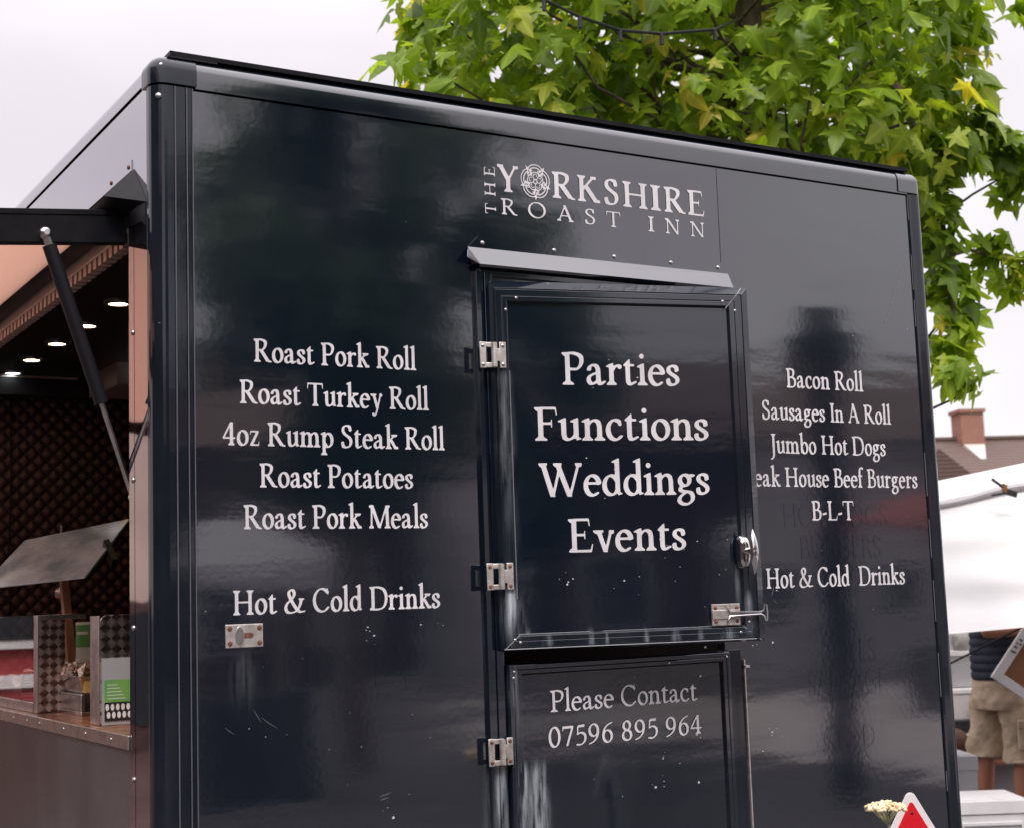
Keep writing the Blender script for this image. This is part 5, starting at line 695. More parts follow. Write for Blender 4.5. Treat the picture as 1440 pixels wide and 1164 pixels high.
# -------- the maple behind the trailer. px(x,y,d): a point d metres deep, read off the photograph, then fixed in the world
def px(x,y,d): return CAM+M3@Vector(((x-720)/2105.16,-(y-582)/2105.16,-1))*d
base=px(1050,300,7.2); base=Vector((base.x,base.y,0))
MAPLE=thing('maple_tree','green maple tree with star shaped leaves, overhanging the trailer roof','tree',base)
rs=random.Random(11); top=px(1052,-420,7.2)
tk=[base+(top-base)*t+Vector((rs.gauss(0,.03),rs.gauss(0,.03),0)) for t in [i/9 for i in range(10)]]
tk[5]=px(1052,100,7.15); tk[6]=px(1052,10,7.1)
MB().tube(tk,[.13,.115,.10,.09,.08,.07,.062,.052,.035,.02],12).build('trunk',bark,MAPLE,base)
bl=[]
def blob(x,y,d,rpx,k=1): q=px(x,y,d); bl.append((q.x,q.y,q.z,rpx*d/2105,k))
for row,(yy,xs,rr) in enumerate(((-150,range(640,1400,105),95),(-60,range(640,1380,88),80),(25,range(630,1350,80),68),(100,range(625,1345,76),62),(165,range(690,1330,78),62),(225,range(900,1370,80),58))):
    for x in xs:
        for d in (6.3,7.2,8.2): blob(x+rs.uniform(-25,25),yy+rs.uniform(-22,22),d+rs.uniform(-.3,.3),rr*rs.uniform(.85,1.15)*(6.9/d if d<7 else 1),.62)
for x,y,d,r in ((1350,10,6.6,40),(1340,70,6.7,40),(1372,40,6.8,26),(1330,130,6.5,58),(1372,172,6.6,48),(1405,205,6.6,44),(1440,232,6.7,40),(1410,262,6.8,22),(1470,215,6.7,60),(1290,215,6.4,48),
    (1330,215,6.4,50),(1325,290,6.5,30),(1322,345,6.5,34),(1335,385,6.5,34),(1340,430,6.5,34),(1340,475,6.45,32),(1348,515,6.4,34),(1360,532,6.4,18),(1374,546,6.4,9),(1385,345,6.7,26),(1405,372,6.7,34),(1436,392,6.7,30),(1400,330,6.7,20),(1460,370,6.7,40),(1445,15,7.6,24),(1300,300,6.9,30),(1305,400,6.9,26),(1310,480,6.9,24),
    (600,40,6.9,28),(585,75,6.8,18),(602,8,6.9,30),(608,95,6.8,24)): blob(x,y,d,r,2.1)
for i in range(22): # the rest of the crown, above the picture
    a=rs.uniform(0,6.283); q=Vector((base.x+1.9*math.cos(a)*rs.random()**.5,base.y+.6+1.7*math.sin(a)*rs.random()**.5,rs.uniform(4.9,6.8))); bl.append((q.x,q.y,q.z,.45,.5))
def clear(b,*spots):
    for x,y,r,dm in spots:
        c=px(x,y,6.0); v=(Vector(b[:3])-CAM); w=(c-CAM).normalized(); dd=v.dot(w)
        if dd<dm and (v-w*dd).length<r*dd/2105+b[3]*.75: return True
    return False
bl=[b for b in bl if not clear(b,(1052,25,8,7.2),(925,80,4,6.9))]
L=boughs(bl,105,.120,3,(base.x,base.y,3.9)); leaves('crown',*L,leaf,MAPLE,base)
g=MB()
for b in bl[::4]:
    c=Vector(b[:3]); h=min(max(c.z-.7,2.2),5.6); s0=base+(top-base)*(h/top.z); pts=wob(s0,c,5,.07,rs)
    g.tube(pts,[.016,.013,.010,.008,.006,.004],6)
g.tube([px(1048,150,7.1),px(960,95,6.9),px(890,60,6.7),px(840,20,6.6)],[.035,.028,.02,.012],8)
for x0,y0,x1,y1 in ((925,80,915,130),(925,80,1000,75),(1062,130,1085,200),(1060,140,1030,200),(900,62,870,110),(990,95,965,160),(1225,90,1180,150)): g.tube(wob(px(x0,y0,6.75),px(x1,y1,6.5),5,.03,rs),[.010,.008,.006,.005,.004,.003],6)
g.tube([px(1260,120,6.9),px(1318,260,6.6),px(1332,360,6.5),px(1342,450,6.45),px(1362,545,6.4)],[.02,.015,.011,.008,.004],6)
g.tube([px(1332,360,6.5),px(1365,352,6.6),px(1405,365,6.7),px(1470,372,6.7)],[.010,.008,.006,.004],6)
g.build('branches',bark,MAPLE,base)
CB=MB(); pts=[px(560,-190,5.6),px(690,-55,5.7),px(765,0,5.75),px(815,24,5.8),px(872,43,5.85),px(930,48,5.9),px(1005,42,5.95),px(1050,22,7.0)]
CB.tube(pts,.0065,6)
for i in range(2,7): CB.tube([pts[i],pts[i]+Vector((0,0,-.045))],.009,6)
tag(CB.build('cable',cable),'black festoon cable hanging across the maple branches','cable')
# ---------------------------------------------------------------- house beyond the stall
HO=px(1362,617,42); hz=math.atan2(-.42,.907)
HOUSE=thing('house','brown tiled house with a red brick chimney, beyond the market stall','house',(HO.x-(.11*math.cos(hz)-3.35*math.sin(hz)),HO.y-(.11*math.sin(hz)+3.35*math.cos(hz)),0),hz)
rz=HO.z
MB().box(-9,14,.0,7,0,rz-1.7).build('wall',brick,HOUSE)
g=MB(); g.prism([(-9.4,-.5,rz-1.78),(-9.4,3.5,rz),(-9.4,7.5,rz-1.78),(-9.4,7.5,rz-1.92),(-9.4,3.5,rz-.16),(-9.4,-.5,rz-1.92)],(23.8,0,0)); RF=g.build('roof',tile,HOUSE)
g=MB().box(-9.4,14.4,-.62,-.48,rz-1.95,rz-1.80); g.build('gutter',darkplastic,HOUSE)
g=MB().box(-.22,.44,3.0,3.7,rz-.6,rz+.70).box(-.27,.49,2.95,3.75,rz+.70,rz+.80); CH=g.build('chimney',brick,RF)
g=MB(); g.prism([(-.16,2.0,rz-.74),(-.02,2.0,rz-.74),(.40,2.98,rz-.24),(-.20,2.98,rz-.24)],(0,-.03,.06)); g.build('flashing',lead,RF)
g=MB().box(-9.4,14.4,3.38,3.62,rz-.02,rz+.08); g.build('ridge_tiles',tile,RF)
for x in (-6,-1,4,9): 
    w=MB().box(x,x+1.3,-.06,.0,1.0,2.2).build('window',whitewood,HOUSE); MB().box(x+.1,x+1.2,-.075,-.06,1.1,2.1).build('pane',winglass,w)
g=MB(); g.prism([(-4.2,-1.6,rz-1.9),(-1.3,-1.6,rz-1.9),(-2.75,-1.6,rz-.7)],(0,3.8,0)); g.build('gable_roof',tile,HOUSE)
# ---------------------------------------------------------------- market stall (own axes: x to the right of the picture, y away)
SP=px(1380,880,8.3); sz=math.atan2(-.508,.861); ST=(SP.x,SP.y,0)
STALL=thing('market_stall','white tarpaulin market stall with a sagging front sheet, right of the trailer','market stall',ST,sz)
def sheet(fn,nu,nv,th): 
    mb=MB(); P=[[Vector(fn(i/nu,j/nv)) for i in range(nu+1)] for j in range(nv+1)]; return mb.loft(P,closed=False,caps=False)
rs2=random.Random(5)
def fr(u,v): # front sheet, creased on the diagonal, pulled up to the right
    x=-1.0+u*2.6; zt=2.035+.17*(x+.2); zb=1.366+.05*x
    f=.010*math.sin(9*x+5*v*1.5)*v+.022*math.sin(17*(v-.42*x)+1.7*math.sin(3*x))*math.sin(math.pi*v)*(.3+max(0,x+.5))
    return (x,-.10-.55*v-.02*math.sin(math.pi*v)+f,zt+(zb-zt)*v)
o=sheet(fr,70,50,.004).build('front_sheet',tarp,STALL); 
def hm(u,v): x=-1.0+u*2.6; z=2.035+.17*(x+.2); a=v*math.pi*1.2; return (x,-.10-.03*math.sin(a)-.012,z+.03-.055*v+.008*math.sin(11*x))
sheet(hm,60,8,.004).build('rolled_hem',grey_tarp,STALL)
def rf(u,v): x=-1.0+u*2.6; z=2.06+.17*(x+.2); return (x,-.09+v*.75,z+.115*min(1,v*5)-.05*max(0,v-.2))
sheet(rf,30,30,.004).build('roof_sheet',tarp,STALL)
g=MB()
for x in (-.98,1.55):
    for y in (.02,2.3): g.tube([(x,y,0),(x,y,2.0+.17*(x+.2))],.019,8)
g.tube([(-1.0,-.07,1.92),(1.6,-.07,2.36)],.019,8); g.tube([(-1.0,2.3,1.92),(1.6,2.3,2.36)],.019,8); g.build('frame_poles',steel,STALL)
def bk(u,v): x=-1.0+u*2.6; return (x,2.36+.02*math.sin(8*x),.05+v*2.05)
sheet(bk,30,4,.004).build('back_sheet',grey_tarp,STALL)
def spx(x,y,d): # local stall coordinates of a point seen at x,y, d metres deep
    q=px(x,y,d)-Vector(ST); c,s=math.cos(-sz),math.sin(-sz); return Vector((q.x*c-q.y*s,q.x*s+q.y*c,q.z))
c=px(1412,694,8.1); cl=thing('spring_clamp','black spring clamp with amber grip on the rolled hem of the stall sheet','clamp',c,sz)
MB().obox((-.03,-.01,.055),(.035,0,-.028),(0,.008,0),(.004,0,.006)).obox((-.03,-.01,.0),(.04,0,.004),(0,.008,0),(0,0,.006)).build('handles',darkplastic,cl,bevel=.003)
MB().obox((.03,-.01,.005),(.035,0,-.012),(0,.010,0),(.004,0,.016)).build('jaw',darkplastic,cl,bevel=.003); MB().obox((-.0,-.012,.03),(.012,0,-.006),(0,.010,0),(.004,0,.022)).build('grip',amber,cl,bevel=.003)
tag(MB().tube([px(1290,955,7.9),px(1337,932,8.0),px(1440,880,8.05),px(1560,816,8.1)],.006,6).build('guy_rope',cable),'dark guy rope slanting below the stall sheet','rope')
# ---------------------------------------------------------------- stock behind the person
def stock(name,label,cat,x0,x1,y0,y1,d,dep,m,bev=.012,group=None,lid=None,extra=None):
    a=spx(x0,y1,d); b=spx(x1,y0,d); ca,sa=math.cos(sz),math.sin(sz); mid=((a.x+b.x)/2,a.y+dep/2,a.z)
    loc=(ST[0]+mid[0]*ca-mid[1]*sa,ST[1]+mid[0]*sa+mid[1]*ca,mid[2]); t=thing(name,label,cat,loc,sz,group)
    w=(b.x-a.x)/2; h=b.z-a.z
    g=MB(); f=.90
    g.loft([[(sx*w*k,sy*dep/2*k,z) for sx,sy in((-1,-1),(1,-1),(1,1),(-1,1))] for k,z in((f,0),(1,h*.86))],smooth=False); g.build('body',m,t,bevel=bev)
    g=MB().box(-w*1.04,w*1.04,-dep/2*1.04,dep/2*1.04,h*.865,h).box(-w*.8,w*.8,-dep/2*.8,dep/2*.8,h,h+.004); g.build('lid',lid or m,t,bevel=.004)
    if extra: extra(t,w,h,dep)
    return t
def crate_face(t,w,h,dep):
    g=MB()
    for a,b,c_,d_ in((-w*.8,w*.8,h*.74,h*.78),(-w*.8,w*.8,h*.12,h*.16),(-w*.8,-w*.76,h*.16,h*.74),(w*.76,w*.8,h*.16,h*.74)): g.box(a,b,-dep/2-.010,-dep/2*.9,c_,d_)
    g.build('moulded_rim',plastic,t,bevel=.003)
stock('storage_crate','large white plastic crate with moulded rim, standing by the trailer corner','crate',1349,1452,1126,1262,7.6,.40,plastic,extra=crate_face)
stock('storage_tub','clear plastic tub with a dark bag, behind the white crate','tub',1338,1379,1064,1210,8.6,.35,clearp,group='clear tubs in the stall')
stock('storage_tub','tall clear plastic tub on the top shelf, left of the person','tub',1338,1382,914,966,10.5,.4,clearp,lid=plastic,group='clear tubs in the stall')
def prt(t,w,h,dep):
    g=MB(); g.prism([(.18*w,-dep/2-.004,h*.80),(.95*w,-dep/2-.004,h*.82),(.95*w,-dep/2-.004,h*.1),(.55*w,-dep/2-.004,h*.05),(.0,-dep/2-.004,h*.25),(.35*w,-dep/2-.004,h*.5)],(0,.003,0)); g.build('printed_shape',orange,t)
stock('carton','white carton with an orange print, on the shelf below the clear tub','box',1336,1388,968,1012,10.4,.4,whitewood,.004,extra=prt)
stock('bin','grey plastic bin behind the legs of the person','bin',1386,1425,1050,1136,10.6,.3,grey_tarp)
a=spx(1310,1013,10.3); b=spx(1480,1027,10.3); ca,sa=math.cos(sz),math.sin(sz); loc=(ST[0]+a.x*ca-a.y*sa,ST[1]+a.x*sa+a.y*ca,0)
SH=thing('shelf_unit','dark shelf unit carrying the orange printed carton','shelf',loc,sz); w=b.x-a.x
MB().box(0,w,0,.5,a.z-.07,a.z-.005).build('shelf_board',darkplastic,SH,bevel=.004); g=MB()
for x in (.02,w-.02):
    for y in (.03,.47): g.box(x-.015,x+.015,y-.015,y+.015,0,a.z-.07)
g.build('legs',steel,SH); MB().box(0,w,.46,.49,.1,a.z-.07).build('back_board',brownboard,SH); MB().box(0,w,0,.5,.36,.38).build('lower_board',brownboard,SH)
def bag(name,label,x,y,d,r,m):
    c=px(x,y,d); t=MB(); n=14; rr=random.Random(int(x)); R_=[]
    for j in range(9):
        th=math.pi*(j+.1)/8.2; R_.append([Vector((c.x+r*math.sin(th)*math.cos(2*math.pi*k/n)*rr.uniform(.85,1.12),c.y+r*math.sin(th)*math.sin(2*math.pi*k/n)*rr.uniform(.85,1.12),c.z-r*1.15*math.cos(th))) for k in range(n)])
    o=t.loft(R_).build(name,m,None,c,loc=c); return tag(o,label,'bag',group='cloth bundles under the shelf' if name=='cloth_bundle' else None)
bag('carrier_bag','crumpled pale carrier bag under the shelf',1366,1050,10.25,.085,mat('pale_bag',(.48,.52,.48),.4))
bag('cloth_bundle','brown cloth bundle beside the pale carrier bag',1382,1056,10.2,.07,mat('brown_cloth',(.30,.13,.07),.8))
bag('cloth_bundle','dark brown cloth bundle under the left end of the shelf',1345,1045,10.2,.09,mat('dark_cloth',(.10,.04,.025),.8))
bag('folded_cloth','grey folded cloth lying on top of the tall clear tub',1352,900,10.6,.07,mat('grey_cloth',(.32,.32,.30),.8))
bag('bin_bag','black bin bag in front of the grey bin',1366,1132,9.9,.11,darkplastic)
# ---------------------------------------------------------------- person
PP=px(1411,1000,9.6); PL=(PP.x,PP.y,0)
PERSON=thing('person','person in navy top and beige cargo shorts carrying a white picture frame','person',PL,sz)
def skinmesh(name,verts,edges,m,parent,sub=2):
    me=bpy.data.meshes.new(name); me.from_pydata([v[:3] for v in verts],edges,[]); o=bpy.data.objects.new(name,me); COL.objects.link(o); o.parent=parent
    md=o.modifiers.new('skin','SKIN'); md.use_smooth_shade=True
    for i,v in enumerate(verts):
        r=v[3]; me.skin_vertices[0].data[i].radius=(r,r) if not isinstance(r,tuple) else r
    me.skin_vertices[0].data[0].use_root=True; s=o.modifiers.new('sub','SUBSURF'); s.levels=sub; s.render_levels=sub; me.materials.append(m); return o
V=[(0,0,.93,.125),(0,0,1.08,.12),(.01,0,1.24,.13),(.015,0,1.38,.12),(.02,0,1.49,.055),(.035,0,1.56,.052),(.05,0,1.64,.085),(.05,0,1.72,.088),(.045,0,1.78,.05),
 (.05,-.10,.86,.095),(.075,-.105,.50,.062),(.06,-.105,.40,.063),(.04,-.11,.10,.038),(.06,-.11,.04,.04),(.19,-.12,.03,.03),
 (-.06,.10,.86,.095),(-.10,.105,.50,.062),(-.11,.105,.40,.063),(-.13,.11,.10,.038),(-.11,.11,.04,.04),(.02,.12,.03,.03),
 (.01,-.17,1.40,.06),(-.09,-.23,1.33,.045),(-.17,-.26,1.285,.042),(-.03,-.29,1.295,.037),(.09,-.315,1.30,.028),(.13,-.32,1.30,.027),
 (.01,.17,1.40,.06),(.08,.24,1.22,.045),(.12,.24,1.12,.04),(.22,.10,1.10,.036),(.30,-.02,1.09,.028),(.34,-.06,1.09,.027)]
E_=[(0,1),(1,2),(2,3),(3,4),(4,5),(5,6),(6,7),(7,8),(0,9),(9,10),(10,11),(11,12),(12,13),(13,14),(0,15),(15,16),(16,17),(17,18),(18,19),(19,20),(3,21),(21,22),(22,23),(23,24),(24,25),(25,26),(3,27),(27,28),(28,29),(29,30),(30,31),(31,32)]
BODY=skinmesh('body',V,E_,skin,PERSON)
def hand(base,dirs,m,side_):
    g=MB(); b=Vector(base)
    for i in range(4):
        o=b+Vector((.012,-.004,.022-.014*i)); l=(.070,.078,.073,.056)[i]
        g.tube([o,o+Vector((l*.45,-.016,-.002)),o+Vector((l*.75,.004,-.008)),o+Vector((l*.7,.022,-.014))],[.0095,.009,.008,.006],8)
    g.tube([b+Vector((-.01,.0,.02)),b+Vector((.015,.022,.036)),b+Vector((.045,.030,.032))],[.011,.010,.008],8)
    return g.build('hand',m,PERSON)
hand((.14,-.325,1.30),0,skin,-1); hand((.35,-.075,1.09),0,skin,1)
def ring(cx,cy,z,a,b,n=28,f=0): return [(cx+a*math.cos(2*math.pi*k/n)*(1+f*math.sin(5*2*math.pi*k/n+z*40)),cy+b*math.sin(2*math.pi*k/n),z) for k in range(n)]
g=MB(); rings=[]
for i in range(49):
    z=.985+i*.0105; q=(z-.985)/.50; puff=.010*abs(math.sin(math.pi*(z-.985)/.052))
    a=.172+.012*math.sin(math.pi*q)-.085*max(0,q-.80)/.2; b=.215-.035*math.sin(math.pi*q*.9)-.11*max(0,q-.84)/.16
    rings.append(ring(.0+.02*q,0,z,a+puff,b+puff*.6))
g.loft(rings); g.loft([ring(0,0,.985,.150,.19),ring(0,0,.983,.172,.215)],caps=False); SHIRT=g.build('padded_top',cloth_n,PERSON)
g=MB(); g.tube([(.01,-.155,1.42),(-.05,-.21,1.37),(-.10,-.235,1.335)],[.085,.072,.066],14); g.tube([(.01,.155,1.42),(.06,.22,1.31),(.085,.24,1.24)],[.085,.072,.066],14); g.build('sleeves',cloth_n,SHIRT)
g=MB(); g.loft([ring(0,0,z,a,b) for z,a,b in((1.0,.165,.20),(.95,.178,.208),(.86,.185,.215),(.80,.17,.205))])
for s,x0,x1,zb in ((-1,.05,.085,.468),(1,-.055,-.095,.492)):
    rs_=random.Random(3+s); R_=[]
    for i in range(15):
        q=i/14; z=.86+(zb-.86)*q; w=.115+.010*math.sin(q*9+s)+.012*q
        R_.append(ring(x0+(x1-x0)*q,s*.103,z,w,.100+.006*math.sin(q*7),28,.022))
    R_.append(ring(x1,s*.103,zb-.001,.108,.09)); R_.append(ring(x1,s*.103,zb+.02,.105,.087)); g.loft(R_)
SHO=g.build('cargo_shorts',khaki,PERSON); rm=SHO.modifiers.new('remesh','REMESH'); rm.mode='VOXEL'; rm.voxel_size=.009; rm.use_smooth_shade=True
sm=SHO.modifiers.new('smooth','SMOOTH'); sm.iterations=4
dt=bpy.data.textures.new('cloth_folds','CLOUDS'); dt.noise_scale=.09; dm=SHO.modifiers.new('folds','DISPLACE'); dm.texture=dt; dm.strength=.028; dm.mid_level=.5; dm.texture_coords='LOCAL'
g=MB(); g.obox((.085,-.222,.635),(.075,0,0),(0,.022,0),(0,0,.085)); PK=g.build('cargo_pocket',khaki,SHO,bevel=.012); MB().obox((.085,-.235,.715),(.080,.004,0),(0,.018,0),(0,-.004,.028)).build('pocket_flap',khaki,PK,bevel=.008); MB().dome((.085,-.254,.70),(0,-1,0),.008,.004).build('pocket_button',brownboard,PK)
MB().tube([(.08+.118*math.cos(t),-.103+.105*math.sin(t),.478) for t in [2*math.pi*k/24 for k in range(25)]],.012,6).build('hem',khaki,SHO)
MB().ball((.04,0,1.72),.098,.085,.095,14,9).build('hair',hair,PERSON)
f=MB(); f.ball((.135,0,1.685),.018,.014,.022); f.build('nose',skin,PERSON); f=MB(); f.ball((.125,-.033,1.715),.009,.012,.009); f.ball((.125,.033,1.715),.009,.012,.009); f.build('eyes',whitewood,PERSON)
f=MB(); f.ball((.05,-.088,1.69),.022,.010,.032); f.ball((.05,.088,1.69),.022,.010,.032); f.build('ears',skin,PERSON); f=MB(); f.ball((.125,0,1.638),.010,.026,.008); f.build('mouth',brownboard,PERSON)
for s,x in ((-1,.0),(1,-.17)): MB().loft([[(x+.10+.155*math.cos(t)*k,s*.11+.05*math.sin(t)*k,z) for t in [2*math.pi*i/16 for i in range(16)]] for k,z in((1,.0),(1.02,.03),(.9,.07),(.5,.10))]).build('shoe',darkplastic,PERSON)
# picture frame in the hands
fc=px(1394,951,9.28); FR=thing('picture_frame','white picture frame with brown board, tilted in the hands of the person','picture frame',fc,sz)
u=Vector((.60,0,.80)); v=Vector((.80,0,-.60)); n_=Vector((0,1,0)); LU,LV_,bw=.42,.56,.058
def fbar(a,b,c,d,y0=0,y1=.022): # along u a..b, along v c..d
    P=[u*a+v*c,u*b+v*c,u*b+v*d,u*a+v*d]; return [(p.x,y0,p.z) for p in P],(0,y1-y0,0)
g=MB()
for q in ((0,LU,0,bw),(0,LU,LV_-bw,LV_),(0,bw,bw,LV_-bw),(LU-bw,LU,bw,LV_-bw)): g.prism(*fbar(*q))
g.build('frame_border',whitewood,FR,bevel=.003); g=MB().prism(*fbar(bw,LU-bw,bw,LV_-bw,.010,.018)); g.build('board',brownboard,FR)
g=MB()
for a,c,l in ((.20,.012,.02),(.205,.030,.016),(.235,.016,.022),(.26,.014,.012),(.265,.034,.016),(.29,.02,.02)): g.prism(*fbar(a,a+.010,c,c+l,-.003,0))
g.build('dark_print',darkplastic,FR)
# ---------------------------------------------------------------- warning triangle and flower in front
tc_=px(1282,1145,3.05); WT=thing('warning_triangle','red warning triangle with white border in front of the trailer','warning triangle',(tc_.x,tc_.y,0),R(-22))
def rtri(s,rad,z0,n=6):
    pts=[]
    for k in range(3):
        a=90+120*k; c=(s*math.cos(R(a)),s*math.sin(R(a)))
        for i in range(n+1): b=a-60+120*i/n; pts.append((c[0]+rad*math.cos(R(b)),c[1]+rad*math.sin(R(b))))
    return pts
zt=tc_.z; sc_=.058
MB().prism([(x,.0,zt-.026+y) for x,y in rtri(sc_,.012,0)],(0,.004,0)).build('border',whitewood,WT,bevel=.001)
MB().prism([(x,-.0022,zt-.026+y) for x,y in rtri(sc_*.80,.0045,0)],(0,.0022,0)).build('red_face',red_refl,WT)
MB().dome((0,-.0022,zt+.003),(0,-1,0),.0028,.0012).build('screw',rubber,WT); MB().tube([(0,.012,0),(0,.012,zt-.02)],.008,8).build('stake',steel,WT)
fp=px(1245,1137,2.75); FL=thing('yarrow_flower','cream yarrow flower head on a pale stem, left of the red triangle','flower',(fp.x,fp.y,0))
g=MB(); rr=random.Random(8)
for i in range(150):
    a=rr.uniform(0,6.283); q=rr.random()**.5; r=.036*q; g.ball((r*math.cos(a),r*math.sin(a),fp.z+.010*(1-q*q)+rr.uniform(-.004,.004)),*(rr.uniform(.0026,.0042),)*3,7,5)
g.build('flower_head',cream,FL); g=MB(); g.tube([(.0,0,fp.z-.002),(.006,.0,fp.z-.03),(.012,0,fp.z-.25),(0,0,.36)],.0028,6)
for i in range(12):
    a=i*.52; g.tube([(.004,0,fp.z-.030),(.014*math.cos(a),.014*math.sin(a),fp.z-.012),(.028*math.cos(a),.028*math.sin(a),fp.z+.001)],.0013,5)
g.build('stem',stemg,FL)
g=MB(); rr=random.Random(9)
for i in range(24):
    a=rr.uniform(0,6.28); z=rr.uniform(.45,.8); d=Vector((math.cos(a),math.sin(a),.5)); s=Vector((-math.sin(a),math.cos(a),0))*.012; p0=Vector((.004,0,z)); g.add([p0,p0+d*.05+s,p0+d*.11,p0+d*.05-s],[(0,1,2,3)])
g.build('leaves',leaf,FL)
PT=thing('plant_pot','terracotta pot holding the yarrow flower','pot',(fp.x,fp.y,0)); lathe(MB(),(0,0,0),[(.10,0),(.14,.30),(.155,.30),(.155,.35),(.13,.35),(.12,.32)]).build('pot_wall',soil,PT); lathe(MB(),(0,0,0),[(.125,.33),(.06,.345),(.01,.345)]).build('earth',bark,PT)
# ---------------------------------------------------------------- the street behind the camera (seen mirrored in the paintwork)
sooty=mat('sooty_brick',(.07,.035,.03),.85); vary(sooty,(.05,.027,.025),(.085,.045,.038),6)
grey_render=mat('grey_render',(.4,.38,.39),.85); vary(grey_render,(.34,.32,.33),(.44,.41,.425),1.5)
def terrace(name,label,x0,x1,y,eave,ridge,wallm,nwin,rz_=0):
    t=thing(name,label,'house',((x0+x1)/2,y,0),rz_,'houses along the street'); w=(x1-x0)/2
    MB().box(-w,w,-7,0,0,eave).build('wall',wallm,t)
    g=MB(); g.prism([(-w-.3,.5,eave-.15),(-w-.3,-3.5,ridge),(-w-.3,-7.5,eave-.15)],(2*w+.6,0,0)); r=g.build('roof',tile,t)
    MB().box(w*.4,w*.4+.9,-4,-3.2,ridge-.5,ridge+1.0).build('chimney',brick,r)
    for fl in range(2):
        for i in range(nwin):
            x=-w+2*w*(i+.5)/nwin; z=.9+fl*2.7
            if z+1.4>eave: continue
            o=MB().box(x-.65,x+.65,.0,.05,z,z+1.35).build('window',whitewood,t); MB().box(x-.55,x+.55,.05,.06,z+.1,z+1.25).build('pane',winglass,o)
    return t
terrace('house','red brick terrace house behind the photographer, facing the trailer',2.5,13,-25,4.7,6.5,sooty,4)
terrace('house','pale rendered house behind the photographer, facing the trailer',13.4,27,-20,4.7,6.6,grey_render,4)
terrace('house','long brick house at the far end of the row behind the photographer',27.4,46,-22,5.2,7.2,sooty,5)
terrace('house','dark brick house at the near end of the row behind the photographer',-14,2.0,-25,4.9,6.7,sooty,5)
def plain_tree(label,x,y,h,r,seed,n,low,group=None,m=leafdark):
    t=thing('broadleaf_tree',label,'tree',(x,y,0),0,'trees along the street'); rr=random.Random(seed)
    MB().tube([(0,0,0),(.05,0,h*.3),(-.05,.05,h*.6),(0,0,h*.9)],[.2,.16,.10,.03],10).build('trunk',bark,t)
    b=[]
    for i in range(n):
        a=rr.uniform(0,6.283); q=rr.random()**.5; z=rr.uniform(low,h); k=math.sin(math.pi*min(1,max(.12,(z-low+.3)/(h-low+.5))))
        b.append((r*q*k*math.cos(a),r*q*k*math.sin(a),z,.55))
    L=boughs(b,30,.24,seed,(0,0,(low+h)/2)); leaves('crown',*L,m,t,(0,0,0))
    g=MB()
    for c in b[::4]: g.tube(wob((0,0,min(c[2]*.75,h*.85)),c[:3],3,.1,rr),[.05,.035,.02,.01],5)
    g.build('branches',bark,t)
plain_tree('large dark tree behind the photographer, before the brick terrace',5.6,-11.5,8.2,2.1,21,70,3.0)
plain_tree('small dark tree before the pale rendered house',21.5,-16,5.0,1.3,22,24,2.2)
PO=thing('timber_post','dark timber post standing behind the photographer','post',(7.25,-6.0,0)); MB().tube([(0,0,0),(.01,0,2),(0,0,3.55)],[.14,.125,.115],14).build('pole',black,PO)
MB().box(-.21,.21,-.2,.2,3.3,3.6).build('cap_board',black,PO,bevel=.02); MB().box(-.14,.14,-.1,.1,3.6,3.85).build('finial',black,PO,bevel=.02)
def gazebo(label,x,y,w,h,m):
    t=thing('gazebo',label,'gazebo',(x,y,0),0,'gazebos along the street'); g=MB()
    for sx in(-1,1):
        for sy in(-1,1): g.box(sx*w/2-.02,sx*w/2+.02,sy*w/2-.02,sy*w/2+.02,0,h)
    g.build('legs',steel,t); g=MB(); g.add([(-w/2,-w/2,h),(w/2,-w/2,h),(w/2,w/2,h),(-w/2,w/2,h),(0,0,h+.55)],[(0,1,4),(1,2,4),(2,3,4),(3,0,4),(3,2,1,0)])
    g.build('canopy',m,t); g=MB().box(-w/2-.01,w/2+.01,w/2+.01,w/2+.02,h-.22,h); g.build('valance',m,t)
    MB().box(-w/2+.2,w/2-.2,w/2-.6,w/2-.1,0,.85).build('counter',darkplastic,t)
gazebo('grey gazebo behind the photographer, before the brick terrace',3.6,-9.4,1.3,1.95,grey_tarp)
gazebo('red gazebo behind the photographer, before the pale house',13.6,-11.2,2.2,2.35,mat('faded_red',(.22,.045,.04),.7))
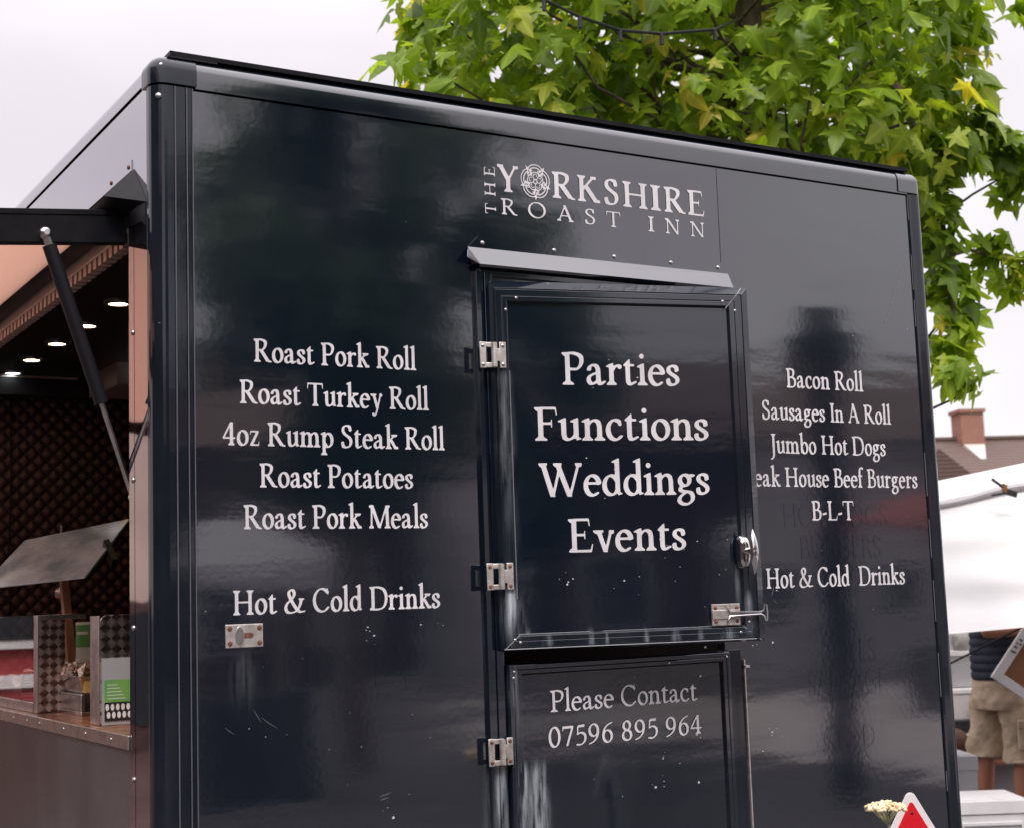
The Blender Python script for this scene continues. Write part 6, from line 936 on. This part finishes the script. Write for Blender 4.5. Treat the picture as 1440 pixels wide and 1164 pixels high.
redk=mat('kiosk_red',(.36,.05,.055),.5)
KS=thing('red_kiosk','red kiosk with white window frames, left of the serving hatch','kiosk',(-1.92,10.2,0),R(6)); MB().box(-.48,.48,-1,1,.9,2.4).build('wall',redk,KS); MB().box(-.55,.55,-1.1,1.1,2.4,2.5).build('roof',whitewood,KS); MB().box(-.48,.48,-1,1,0,.9).build('plinth',brownboard,KS)
for x in (.0,):
    o=MB().box(x-.32,x+.32,-1.05,-1.0,1.35,2.1).build('window',whitewood,KS); MB().box(x-.25,x+.25,-1.06,-1.05,1.42,2.02).build('pane',winglass,o)
MB().box(-.48,.48,-1.03,-1.0,1.05,1.15).build('white_rail',whitewood,KS)
beige=mat('beige_render',(.56,.43,.36),.8); vary(beige,(.52,.39,.33),(.60,.46,.39),1.2)
SB=thing('shop_building','long beige rendered shop with a brick base, left of the trailer','shop',(-6,14.5,0)); MB().box(-7,5.2,0,6,1.75,4.4).build('wall',beige,SB); MB().box(-7.02,5.22,-.05,6,0,1.75).build('brick_base',sooty,SB); o=MB().box(-6.5,4.9,-.07,-.05,.35,1.6).build('shop_window',winglass,SB); MB().box(-7.2,5.4,-.3,6.2,4.4,4.6).build('flat_roof',render_,SB)

prm=mat('red_paving',(.06,.03,.022),.8); vary(prm,(.04,.02,.016),(.075,.034,.026),5)
tag(MB().add([(-14,2.5,.004),(-.9,2.5,.004),(-.9,14.4,.004),(-14,14.4,.004)],[(0,1,2,3)]).build('pavement',prm),kind='structure')

terrace('house','dark gabled house left of the photographer, side on to the trailer',-9,9,-14.5,6.0,9.0,sooty,5,R(90)).location=(-15,-6,0)
lp_=mat('pale_paving',(.34,.30,.29),.8); vary(lp_,(.28,.25,.24),(.40,.36,.35),2,detail=8)
tag(MB().add([(8.6,-16,.004),(45,-16,.004),(45,-4,.004),(8.6,-4,.004)],[(0,1,2,3)]).build('pavement',lp_),kind='structure')
plain_tree('bushy dark tree behind the photographer, left of the grey gazebo',1.2,-13.5,6.4,1.5,33,34,2.4)
